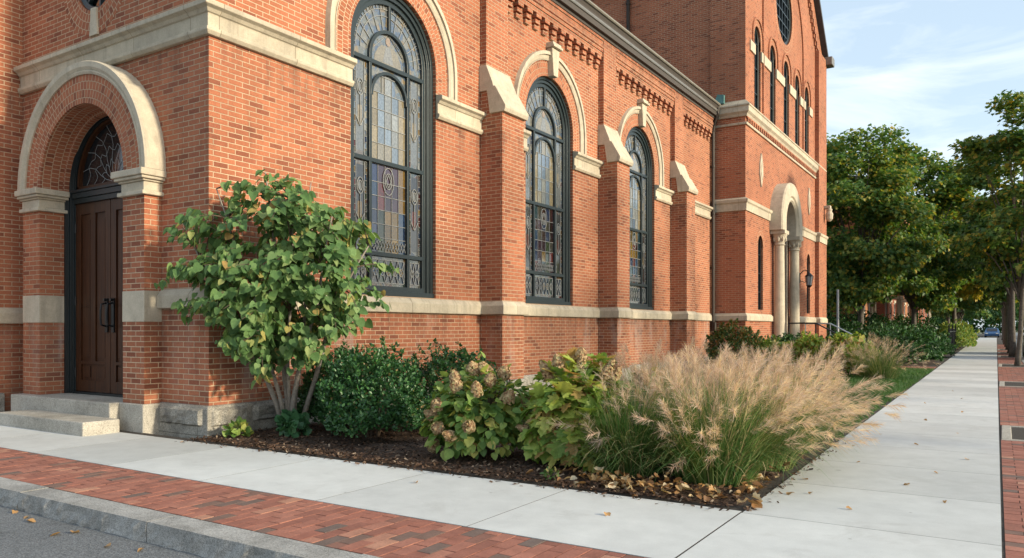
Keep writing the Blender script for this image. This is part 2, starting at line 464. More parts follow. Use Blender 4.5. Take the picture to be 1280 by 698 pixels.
    def panel(s, outline, holes, mp, d, reveal, mi=0):
        loops = [outline]+holes
        flat = [Vector((a, b, 0)) for lp in loops for a, b in lp]
        tris = tessellate_polygon([[Vector((a, b, 0)) for a, b in lp] for lp in loops])
        s.add([mp(p.x, p.y, d) for p in flat], [tuple(t) for t in tris], mi)
        for lp in holes:
            n = len(lp)
            v = [mp(a, b, d) for a, b in lp]+[mp(a, b, d-reveal) for a, b in lp]
            s.add(v, [(i, (i+1) % n, (i+1) % n+n, i+n) for i in range(n)], mi)
    def build(s, name, mat, parent=None, smooth=False, bevel=0, loc=None, label=None, seg=2, recalc=True):
        org = root_loc(parent) if parent else Vector(loc or (0, 0, 0))
        me = bpy.data.meshes.new(name)
        me.from_pydata([(x-org.x, y-org.y, z-org.z) for x, y, z in s.v], [], s.f)
        mats = mat if isinstance(mat, (list, tuple)) else [mat]
        for m in mats: me.materials.append(m)
        me.polygons.foreach_set('material_index', s.mi)
        if s.uv:
            lay = me.uv_layers.new(name='UVMap')
            for p in me.polygons:
                if p.index in s.uv:
                    for li, q in zip(p.loop_indices, s.uv[p.index]): lay.data[li].uv = q
        if s.col:
            ca = me.color_attributes.new('paint', 'FLOAT_COLOR', 'CORNER')
            for p in me.polygons:
                c = s.col.get(p.index, (0, 0, 0, 0))
                for li in p.loop_indices: ca.data[li].color = c
        if recalc:
            bm = bmesh.new(); bm.from_mesh(me)
            bmesh.ops.recalc_face_normals(bm, faces=bm.faces)
            bm.to_mesh(me); bm.free()
        if smooth: me.polygons.foreach_set('use_smooth', [True]*len(me.polygons))
        o = bpy.data.objects.new(name, me); COL.objects.link(o)
        if parent: o.parent = parent
        else: o.location = org
        if bevel:
            md = o.modifiers.new('soft_edges', 'BEVEL'); md.width = bevel; md.segments = seg; md.limit_method = 'ANGLE'; md.angle_limit = R(35)
        if label: o['label'] = label
        return o

def np_mesh(name, verts, faces_idx, face_len, mat, parent=None, loc=(0, 0, 0), smooth=False, mi=None):
    """fast mesh from flat arrays; verts world coords"""
    org = root_loc(parent) if parent else Vector(loc)
    verts = np.asarray(verts, dtype=np.float32)-np.array(org, dtype=np.float32)
    me = bpy.data.meshes.new(name)
    me.vertices.add(len(verts)); me.vertices.foreach_set('co', verts.ravel())
    me.loops.add(len(faces_idx)); me.loops.foreach_set('vertex_index', np.asarray(faces_idx, dtype=np.int32))
    fl = np.asarray(face_len, dtype=np.int32)
    me.polygons.add(len(fl))
    st = np.zeros(len(fl), dtype=np.int32); st[1:] = np.cumsum(fl)[:-1]
    me.polygons.foreach_set('loop_start', st); me.polygons.foreach_set('loop_total', fl)
    for m in (mat if isinstance(mat, (list, tuple)) else [mat]): me.materials.append(m)
    if mi is not None: me.polygons.foreach_set('material_index', np.asarray(mi, dtype=np.int32))
    if smooth: me.polygons.foreach_set('use_smooth', np.ones(len(fl), dtype=bool))
    me.update(calc_edges=True); me.validate()
    o = bpy.data.objects.new(name, me); COL.objects.link(o)
    if parent: o.parent = parent
    else: o.location = org
    return o

def norm(a): return a/np.maximum(np.linalg.norm(a, axis=1, keepdims=True), 1e-9)

def leaf_shape(half, fold=.22, curl=.18):
    """half outline from base to tip excluding both -> verts (k,3), faces"""
    pts = [(0, 0, 0)]
    for x, y in half: pts.append((x, y, abs(x)*fold-curl*y*y))
    pts.append((0, 1, -curl))
    for x, y in half: pts.append((-x, y, abs(x)*fold-curl*y*y))
    k = len(half)
    f1 = [0]+list(range(1, k+1))+[k+1]
    f2 = [0, k+1]+list(range(2*k+1, k+1, -1))
    return np.array(pts, dtype=np.float32), [f1, f2]

HEART = leaf_shape([(.22, -.12), (.44, -.02), (.54, .18), (.50, .42), (.30, .72)], .18, .22)
HEART_FLAT = leaf_shape([(.22, -.10), (.46, .02), (.53, .24), (.46, .50), (.24, .80)], .05, .10)
HEART_FOLD = leaf_shape([(.20, -.12), (.40, -.04), (.46, .18), (.42, .44), (.22, .76)], .55, .30)
HEART_CURL = leaf_shape([(.24, -.10), (.44, .02), (.50, .22), (.44, .46), (.26, .74)], .28, .55)
OVAL = leaf_shape([(.24, .2), (.32, .5), (.2, .8)], .2, .2)
BROAD = leaf_shape([(.26, .06), (.42, .28), (.42, .52), (.24, .80)], .2, .28)
OAKL = leaf_shape([(.12, .04), (.34, .06), (.46, .24), (.27, .30), (.55, .46), (.58, .62), (.27, .56), (.30, .78), (.14, .86)], .16, .25)
MAPLE = leaf_shape([(.30, -.05), (.56, .18), (.34, .34), (.50, .62), (.20, .62)], .2, .2)
CURL = leaf_shape([(.28, .12), (.42, .42), (.24, .8)], .45, .40)
DEADM = leaf_shape([(.30, -.05), (.56, .18), (.34, .34), (.50, .62), (.20, .62)], .42, .45)
CHIP = (np.array([(-.5, -.18, 0), (.5, -.14, 0), (.46, .16, .12), (-.44, .2, .08)], dtype=np.float32), [[0, 1, 2, 3]])

def leaf_arrays(pos, tdir, nrm, size, shape, wid=1.0):
    sv, sf = shape
    t = norm(tdir); n = nrm-(nrm*t).sum(1, keepdims=True)*t; n = norm(n); b = np.cross(t, n)
    Nn, k = len(pos), len(sv)
    size = np.asarray(size).reshape(-1, 1, 1)
    v = pos[:, None, :]+size*(sv[None, :, 0:1]*wid*b[:, None, :]+sv[None, :, 1:2]*t[:, None, :]+sv[None, :, 2:3]*n[:, None, :])
    v = v.reshape(-1, 3)
    base = (np.arange(Nn)*k)[:, None]
    flat = np.concatenate([np.array(f) for f in sf]); lens = [len(f) for f in sf]
    fi = (base+flat[None, :]).ravel(); fl = np.tile(lens, Nn)
    return v, fi, fl

def leaves(name, pos, tdir, nrm, size, shape, mat, parent=None, loc=(0, 0, 0), wid=1.0):
    v, fi, fl = leaf_arrays(np.asarray(pos, float), np.asarray(tdir, float), np.asarray(nrm, float), size, shape, wid)
    return np_mesh(name, v, fi, fl, mat, parent, loc)

def ribbons(P, W, side):
    """P (N,S,3) centre lines, W (S,) half widths, side (N,3) -> mesh arrays"""
    Nn, S = P.shape[:2]
    off = side[:, None, :]*W[None, :, None] if W.ndim == 1 else side[:, None, :]*W[:, :, None]
    v = np.stack([P-off, P+off], axis=2).reshape(-1, 3)
    i = np.arange(S-1)
    q = np.stack([2*i, 2*i+1, 2*i+3, 2*i+2], axis=1)
    fi = ((np.arange(Nn)*2*S)[:, None, None]+q[None]).ravel()
    return v, fi, np.full(Nn*(S-1), 4)

def copy_tree(o, parent=None):
    c = o.copy(); COL.objects.link(c)
    if parent: c.parent = parent
    for ch in list(o.children): copy_tree(ch, c)
    return c

# =====================================================================
# GROUND
# =====================================================================
KB, KF = 3.07, 2.86          # back and front of the kerb
ROADZ = -.125
def wl(y): return -1.46-.013*(y-5)      # left edge of the long pavement
def wr(y): return -.01-.007*(y-5)       # right edge

g = MB(); g.box(-700, 700, -700, 900, -1.2, -.30)
g.build('ground', MATS['land'])['kind'] = 'structure'
g = MB(); g.add([(-200, -14, ROADZ), (200, -14, ROADZ), (200, KF+.02, ROADZ), (-200, KF+.02, ROADZ)], [(0, 1, 2, 3)])
g.build('road', MATS['asph'])['kind'] = 'structure'
g = MB()
def sx(y, a): return a-.007*(y-5)
g.add([(sx(2.9, .94), KF+.02, ROADZ-.004), (sx(2.9, 9), KF+.02, ROADZ-.004), (sx(300, 9), 300, ROADZ-.004), (sx(300, .94), 300, ROADZ-.004)], [(0, 1, 2, 3)])
g.build('side_street', MATS['asph'])['kind'] = 'structure'

# base under pavements
g = MB(); g.box(-60, .6, KF+.05, 5.3, -.29, -.0035)
g.add([(wl(5.3)-.3, 5.3, -.0042), (.80, 5.3, -.0042), (sx(240, .80), 240, -.0042), (wl(240)-.3, 240, -.0042)], [(0, 1, 2, 3)])
g.build('pavement_bed', MATS['joint'])['kind'] = 'structure'

# dark sand that fills the joints between the slabs
g = MB(); g.add([(-46, 3.861, -.0004), (-1.47, 3.861, -.0004), (-1.47, 5.169, -.0004), (-46, 5.169, -.0004)], [(0, 1, 2, 3)])
g.add([(-1.468, 3.861, -.0004), (wr(3.9)-.001, 3.861, -.0004), (wr(120)-.001, 120, -.0004), (wl(120)+.001, 120, -.0004), (wl(5.2)+.001, 5.2, -.0004)], [(0, 1, 2, 3, 4)])
g.build('joint_sand', MATS['joint'])['kind'] = 'structure'
# concrete pavement, slab by slab
g = MB()
def slab(poly, z=0.0):
    n = len(poly)
    dz = [0]*len(poly)
    v = [(x, y, z+d) for (x, y), d in zip(poly, dz)]+[(x, y, -.1) for x, y in poly]
    g.add(v, [tuple(range(n))]+[(i, i+n, (i+1) % n+n, (i+1) % n) for i in range(n)])
YA, YB = 3.86, 5.17
xs = [-1.475-1.32*i for i in range(0, 34)]
for i in range(len(xs)-1):
    a, b = xs[i+1]+.0035, xs[i]-.0035
    slab([(a, YA), (b, YA), (b, YB), (a, YB)])
ys = [YA, 5.13]+[5.13+1.23*i for i in range(1, 95)]
for i in range(len(ys)-1):
    y0, y1 = ys[i]+.0035, ys[i+1]-.0035
    if i == 0: slab([(-1.467, y0), (wr(y0), y0), (wr(y1), y1), (-1.467, y1)])
    else: slab([(wl(y0), y0), (wr(y0), y0), (wr(y1), y1), (wl(y1), y1)])
g.build('pavement', MATS['conc'])['kind'] = 'structure'

g = MB(); g.add([(-80, 122.5, -.02), (80, 122.5, -.02), (80, 131, -.02), (-80, 131, -.02)], [(0, 1, 2, 3)])
g.build('cross_street', MATS['asph'])['kind'] = 'structure'
# brick strip beside the kerb: bricks lie across the strip
g = MB()
def paver(x0, x1, y0, y1, z=0.0, skew=0.0):
    d = [rng.uniform(-.0012, .0012)]*4
    t = rng.uniform(-.0008, .0008)
    v = [(x0+skew*y0, y0, z+d[0]+t), (x1+skew*y0, y0, z+d[1]-t), (x1+skew*y1, y1, z+d[2]-t), (x0+skew*y1, y1, z+d[3]+t)]
    lo = [(a, b, -.08) for a, b, _ in v]
    g.add(v+lo, [(0, 1, 2, 3)]+[(i, i+4, (i+1) % 4+4, (i+1) % 4) for i in range(4)])
xx = -.02; col = 0
while xx > -17:
    w = .1; yy = KB+.012
    # last soldier row against the concrete
    yend = YA-.012
    off = (col % 2)*.1
    y = yy
    while y < yend-.03:
        L = .1 if (off and y == yy) else .2
        y1 = min(y+L, yend)
        if yend-y1 < .05: y1 = yend
        paver(xx-w+.004, xx-.003, y+.003, y1-.003, rng.uniform(-.0008, .0008))
        y = y1
    xx -= w; col += 1
g.build('brick_strip', MATS['paver'])['kind'] = 'structure'
# brick strip along the right side of the long pavement: bricks lie across, with tree pits
PITS = [(10.1, 11.4), (19.4, 21.0), (29.2, 31.4), (38.8, 41.0), (45, 47), (52, 54)]
g = MB(); row = 0; y = 4.35
while y < 70:
    if not any(a-.12 < y < b+.12 for a, b in PITS):
        off = .1 if row % 2 else 0
        x = .008
        while x < .76:
            L = .1 if (off and x == .008) else .2
            x1 = min(x+L, .76)
            paver(x-.012*0+.003, x1-.003, y+.003, y+.097, 0, 0)
            # shear to follow the pavement edge
            for q in range(len(g.v)-8, len(g.v)):
                a, b, c = g.v[q]; g.v[q] = (a+wr(b)+.006, b, c)
            x = x1
    y += .1; row += 1
g.build('brick_verge', MATS['paver'])['kind'] = 'structure'
# granite edging and soil of the pits
for a, b in PITS:
    g = MB(); xa, xb = wr(a)+.02, wr(a)+.76
    g.box(xa, xb, a-.11, a, -.08, .006); g.box(xa, xb, b, b+.11, -.08, .006); g.box(xa, xa+.1, a+.004, b-.004, -.08, .006)
    g.build('pit_edging', M_gran, bevel=.008)['kind'] = 'structure'
    g = MB(); g.box(xa+.1, xb, a, b, -.08, -.02)
    g.build('pit_soil', MATS['soil'])['kind'] = 'structure'
# brick path crossing towards the tower steps
g = MB(); y = 26.1
while y < 28.0:
    x = -6.0
    while x < wl(y)-.12:
        paver(x+.003, min(x+.2, wl(y)-.02)-.003, y+.003, y+.097, .002); x += .2
    y += .1
g.build('brick_path', MATS['paver'])['kind'] = 'structure'

# kerb stones
def rough_box(g, x0, x1, y0, y1, z0, z1, seed, amp=.013, front='y'):
    r = random.Random(seed); n = 26
    top = []; 
    L = x1-x0
    V = []; 
    nz = 6
    for i in range(n+1):
        x = x0+L*i/n
        for j in range(nz+1):
            z = z0+(z1-z0)*j/nz
            e = r.uniform(-amp, amp) if 0 < j < nz else (r.uniform(-.004, .004))
            V.append((x, y0+e-(nz-j)*.004, z))
    o = len(V)
    for i in range(n+1): V.append((x0+L*i/n, y1, z1))
    F = []
    for i in range(n):
        for j in range(nz):
            a = i*(nz+1)+j; F.append((a, a+nz+1, a+nz+2, a+1))
        F.append((i*(nz+1)+nz, (i+1)*(nz+1)+nz, o+i+1, o+i))
    F.append(tuple(range(nz+1))+(o,)); F.append((o+n,)+tuple(n*(nz+1)+nz-j for j in range(nz+1)))
    g.add(V, F)
g = MB(); x = .4; k = 0
while x > -30:
    L = rng.uniform(1.5, 2.1)
    rough_box(g, x-L+.006, x-.004, KF, KB, -.3, .004+rng.uniform(-.004, .004), 100+k); x -= L; k += 1
g.build('kerb', M_kerb)['kind'] = 'structure'
g = MB(); y = 3.0
while y < 200:
    L = rng.uniform(1.6, 2.2); g.box(wr(y)+.775, wr(y)+.95, y+.005, y+L-.005, -.3, .003); y += L
g.build('side_kerb', M_kerb, bevel=.012)['kind'] = 'structure'

# planting bed, lawn
def wavy_sheet(x0, x1fn, y0, y1, nx, ny, z, amp, seed, name, mat):
    r = np.random.RandomState(seed); V = []; F = []
    for j in range(ny+1):
        yv = y0+(y1-y0)*j/ny; xe = x1fn(yv)
        for i in range(nx+1):
            s = i/nx; edge = min(1, min(s, 1-s)*nx/3, min(j, ny-j)/3)
            V.append((x0+(xe-x0)*s, yv, z+edge*(amp*(math.sin(i*.7)*math.cos(j*.9)+r.uniform(-.4, .4))+.02)))
    for j in range(ny):
        for i in range(nx):
            a = j*(nx+1)+i; F.append((a, a+1, a+nx+2, a+nx+1))
    b = MB(); b.add(V, F); o = b.build(name, mat, smooth=True); o['kind'] = 'structure'; return o
wavy_sheet(-7.62, lambda y: wl(y)-.002, 5.172, 9.2, 70, 50, -.012, .014, 1, 'mulch_bed', MATS['soil'])
wavy_sheet(-7.62, lambda y: wl(y)-.002, 9.2, 26.0, 30, 60, -.012, .008, 2, 'lawn_ground', MATS['turf'])
wavy_sheet(-14, lambda y: wl(y)-.012, 28.1, 120, 30, 60, -.012, .008, 3, 'front_garden_ground', MATS['soil'])

npr = np.random.RandomState(11)
# mulch chips
n = 15000
yy = 5.2+(npr.rand(n)**1.5)*4.0
xx = -7.5+npr.rand(n)*(-1.5-.013*(yy-5)+7.5-.02)
sp_ = npr.rand(n) < .012; yy[sp_] = 5.17-np.abs(npr.randn(sp_.sum()))*.05
sp2 = npr.rand(n) < .01; xx[sp2] = -1.47-.013*(yy[sp2]-5)+np.abs(npr.randn(sp2.sum()))*.05
pos = np.stack([xx, yy, .012+npr.rand(n)*.014], 1); pos[sp_ | sp2, 2] = .005
an = npr.rand(n)*6.283
td = np.stack([np.cos(an), np.sin(an), npr.randn(n)*.18], 1)
nm = np.stack([npr.randn(n)*.35, npr.randn(n)*.35, np.ones(n)], 1)
tag(leaves('mulch_chips', pos, td, nm, .018+npr.rand(n)*.032, CHIP, M_mulchp), 'dark brown shredded bark mulch covering the planting bed', 'mulch', kind='stuff')
# lawn
def lawn(name, n, x0fn, x1fn, y0, y1, label, seed, hmin=.04, hmax=.085):
    r = np.random.RandomState(seed)
    y = y0+r.rand(n)*(y1-y0); x0 = np.array([x0fn(v) for v in y]); x1 = np.array([x1fn(v) for v in y])
    x = x0+r.rand(n)*(x1-x0)
    h = hmin+r.rand(n)*(hmax-hmin); a = r.rand(n)*6.283; lean = r.rand(n)*.7
    P = np.zeros((n, 3, 3))
    for s, q in enumerate((0, .55, 1)):
        P[:, s, 0] = x+np.cos(a)*h*lean*q*q; P[:, s, 1] = y+np.sin(a)*h*lean*q*q; P[:, s, 2] = h*q
    b = r.rand(n)*6.283
    v, fi, fl = ribbons(P, np.array([.004, .0032, .0004]), np.stack([np.cos(b), np.sin(b), np.zeros(n)], 1))
    tag(np_mesh(name, v, fi, fl, M_lawn), label, 'grass', kind='stuff')
lawn('lawn_grass', 90000, lambda y: -7.5 if y > 8.8 else -7.0, lambda y: wl(y)-.02+.03*math.sin(y*9), 8.7, 26.0, 'short green lawn between the church wall and the concrete pavement', 5)

# =====================================================================
# CHURCH
# =====================================================================
XA, YE, XT, YT = -7.63, 5.54, -6.59, 23.45
YT2 = 35.1
XW = -11.86
church = thing('brick_church', 'red brick church with limestone bands, tall stained glass windows and a wooden double door', 'church', (XA, YE, 0))
mA = lambda s, z, d: (XA+d, s, z)
mE = lambda s, z, d: (s, YE-d, z)
mT = lambda s, z, d: (XT+d, s, z)
mW = lambda s, z, d: (XW+d, s, z)
mS = lambda s, z, d: (s, YT-d, z)

def arch_path(c, r, z0, zs, n=28):
    """open path left foot -> over -> right foot with outward normals"""
    p = [(c-r, z0, -1, 0)]
    if zs-z0 > .01: p.append((c-r, zs-.001, -1, 0))
    for i in range(n+1):
        a = math.pi-math.pi*i/n
        p.append((c+r*math.cos(a), zs+r*math.sin(a), math.cos(a), math.sin(a)))
    if zs-z0 > .01: p.append((c+r, zs-.001, 1, 0))
    p.append((c+r, z0, 1, 0))
    if zs-z0 <= .01: p = p[1:-1]
    return p
def arch_loop(c, r, z0, zs, n=28):
    return [(a, b) for a, b, _, _ in arch_path(c, r, z0, zs, n)]
def circle_path(c, zc, r, n=40):
    return [(c+r*math.cos(2*math.pi*i/n), zc+r*math.sin(2*math.pi*i/n), math.cos(2*math.pi*i/n), math.sin(2*math.pi*i/n)) for i in range(n)]

WIN = [8.75, 13.38, 17.86]; WR = .95; WS = 5.28; WZ = 1.70
ZTOP = 7.80
# --- nave wall with three arched openings
b = MB()
b.panel([(YE, -.1), (YT, -.1), (YT, ZTOP+.2), (YE, ZTOP+.2)], [arch_loop(c, WR, WZ, WS) for c in WIN], mA, 0, .17)
nave = b.build('nave_wall', M_brick, church)
# --- entrance facade
PC = -9.95; PR = .985; PZ = .33; PSP = 3.10
ROSE = (-9.97, 5.83)
b = MB()
b.panel([(XW, -.1), (XA, -.1), (XA, 13), (XW, 13)], [arch_loop(PC, PR+.06, .0, PSP), [(a, z) for a, z, _, _ in circle_path(ROSE[0], ROSE[1], .46)]], mE, 0, .12)
b.build('entrance_wall', M_brick, church)
# gable wall above nave roof on the corner (side of the entrance front)
b = MB(); b.box(XA-.45, XA-.02, YE+.02, YE+.5, ZTOP, 13)
b.build('parapet_return', M_brick, church)
# --- wing wall on the far left
b = MB()
b.box(XW-3.2, XW, 4.62, YE+.02, -.1, 13)
b.build('wing_wall', M_brick, church)

# --- pilaster strips and buttresses
PIL = [(10.93, 11.62), (15.54, 16.20), (19.94, 20.60)]
PD = .13; BD = .46
for a, c in PIL:
    b = MB(); b.box(XA-.02, XA+PD, a, c, 5.3, ZTOP+.1)
    b.build('pilaster', M_brick, church)
    b = MB(); b.box(XA-.02, XA+BD, a, c, -.1, 4.92)
    # stepped brick behind the cap
    b.prism([(-.02, 4.9), (.30, 4.9), (.2, 5.32), (-.02, 5.32)], lambda d, z, y: (XA+d, y, z), a+.004, c-.004)
    bt = b.build('buttress', M_brick, church)
    k = MB()
    prof = [(0, 5.30), (.16, 5.30), (.22, 4.90), (.52, 4.90), (.545, 4.96), (.545, 5.0), (.335, 5.36), (.30, 5.36), (.285, 5.42), (.15, 5.75), (0, 5.75)]
    k.prism(prof, lambda d, z, y: (XA+d, y, z), a-.035, c+.035)
    k.build('buttress_cap', M_lime_p, bt, bevel=.008)

# --- frieze with corbels between the pilasters
BAYS = [(YE, 10.93), (11.62, 15.54), (16.20, 19.94), (20.60, 23.2)]
for a, c in BAYS:
    b = MB()
    a0 = a+(.003 if a > 6 else 0)
    steps = [(7.262, 7.36, .10), (7.36, 7.44, .118), (7.44, 7.52, .136), (7.52, 7.60, .118), (7.60, 7.68, .136), (7.68, ZTOP+.1, .128)]
    for z0, z1, d in steps: b.box(XA-.01, XA+d, a0, c-.003, z0+.001, z1-.001)
    nn = int(round((c-a)/.33)); st = (c-a)/nn
    for i in range(nn):
        y = a+st*(i+.5)
        for z0, z1, d, w in ((7.175, 7.262, .115, .19), (7.145, 7.175, .05, .10), (7.07, 7.145, .085, .17), (7.045, 7.07, .035, .09), (6.97, 7.045, .055, .15)):
            b.box(XA-.01, XA+d, y-w/2-.02, y+w/2-.02, z0, z1)
    b.build('corbel_frieze', M_brick, church)

# --- limestone courses
def course(name, path, prof, mat=M_lime, bevel=.006):
    b = MB(); b.plan_sweep(path, prof); return b.build(name, mat, church, bevel=bevel)
BELT = [(-.02, 4.56), (.045, 4.56), (.075, 4.60), (.075, 4.635), (.04, 4.65), (.04, 4.80), (.06, 4.81), (.085, 4.845), (.13, 4.87), (.13, 4.925), (.0, 4.95), (-.02, 4.95)]
course('belt_course', [(XW+.02, YE), (XA, YE), (XA, WIN[0]-WR)], BELT)
for a, c in ((WIN[0]+WR, 10.93), (PIL[0][1], WIN[1]-WR), (WIN[1]+WR, 15.54), (PIL[1][1], WIN[2]-WR), (WIN[2]+WR, 19.94), (PIL[2][1], 23.2)):
    course('belt_course', [(XA, a), (XA, c)], BELT)
SILL = [(-.02, 1.46), (.065, 1.46), (.07, 1.475), (.07, 1.61), (.015, 1.685), (-.02, 1.69)]
pth = [(-8.52, YE), (XA, YE)]
for a, c in PIL: pth += [(XA, a), (XA+BD, a), (XA+BD, c), (XA, c)]
pth += [(XA, YT), (XT, YT), (XT, 26.55)]
course('sill_course', pth, SILL)
course('sill_course', [(XT, 28.95), (XT, YT2)], SILL)
course('sill_course', [(XW-3, 4.62), (XW, 4.62), (XW, YE-.0)], [(o, z-.17) for o, z in SILL])
FND = [(-.02, -.12), (.05, -.12), (.055, .0), (.055, .30), (.035, .335), (-.02, .345)]
f1 = course('foundation_course', [(-8.53, YE), (XA, YE)]+sum([[(XA, a), (XA+BD, a), (XA+BD, c), (XA, c)] for a, c in PIL], [])+[(XA, YT), (XT, YT), (XT, 26.5)], FND, None or stone_mat('foundation_granite', (.40, .375, .325), (.17, .155, .135), scale=1.2, stain=.85, speck=120, joint=.97), bevel=.012)
course('foundation_course', [(XT, 28.95), (XT, YT2), (XT-6, YT2)], FND, M_granr)
course('foundation_course', [(XW-3, 4.62), (XW, 4.62), (XW, YE-.25)], [(o, z-.02) for o, z in FND], M_granr, .015)
# rough projecting face stones at the near corner
def rough_stone(name, c0, c1, mp, thick, seed, mat, z0, z1):
    r = random.Random(seed); b = MB(); nx, nz = 12, 6; V = []
    for i in range(nx+1):
        for j in range(nz+1):
            e = min(i, nx-i, j, nz-j)
            d = thick*(.35 if e == 0 else 1)+(r.uniform(-.012, .012) if e else 0)
            V.append(mp(c0+(c1-c0)*i/nx, z0+(z1-z0)*j/nz, d))
    F = [(i*(nz+1)+j, (i+1)*(nz+1)+j, (i+1)*(nz+1)+j+1, i*(nz+1)+j+1) for i in range(nx) for j in range(nz)]
    ring = [i*(nz+1) for i in range(nx+1)]+[nx*(nz+1)+j for j in range(1, nz+1)]+[i*(nz+1)+nz for i in range(nx-1, -1, -1)]+[j for j in range(nz-1, 0, -1)]
    o = len(V)
    for q in ring:
        i, j = divmod(q, nz+1); V.append(mp(c0+(c1-c0)*i/nx, z0+(z1-z0)*j/nz, .01))
    m = len(ring)
    for t in range(m): F.append((ring[t], ring[(t+1) % m], o+(t+1) % m, o+t))
    b.add(V, F); return b.build(name, mat, church)
rough_stone('foundation_stone', -8.50, XA-.0, mE, .085, 3, M_granr, .085, .325)
rough_stone('foundation_stone', YE-.03, 6.05, mA, .085, 4, M_granr, .085, .325)
rough_stone('foundation_stone', 6.06, 7.3, mA, .085, 5, M_granr, .10, .325)
rough_stone('foundation_stone', 7.31, 9.0, mA, .08, 6, M_granr, .09, .325)
rough_stone('foundation_stone', 9.01, 10.85, mA, .08, 8, M_granr, .09, .325)

# --- hood moulds, brick arch rings, keystones
HZ = 4.94
for wi, c in enumerate(WIN):
    b = MB()
    b.sweep(arch_path(c, WR+.002, HZ+.02, WS, 30), [(0, -.05), (0, .0035), (.305, .0035), (.305, -.05)], mA, uv=True)
    b.build('brick_arch', M_vous, church)
    b = MB()
    b.sweep(arch_path(c, WR+.30, HZ, WS, 30), [(0, -.02), (0, .03), (.035, .05), (.035, .035), (.10, .055), (.10, .085), (.165, .085), (.175, .0), (.175, -.02)], mA)
    b.build('hood_mould', M_lime_p, church)
    k = MB(); z0, z1 = WS+WR-.005, WS+WR+.54
    k.prism([(c-.085, z0), (c+.085, z0), (c+.15, z1), (c-.15, z1)], mA, -.02, .13)
    k.box(XA-.02, XA+.19, c-.185, c+.185, z1+.001, z1+.05)
    k.box(XA-.02, XA+.16, c-.165, c+.165, z1+.051, z1+.11)
    k.build('keystone', M_lime_p, church, bevel=.01)

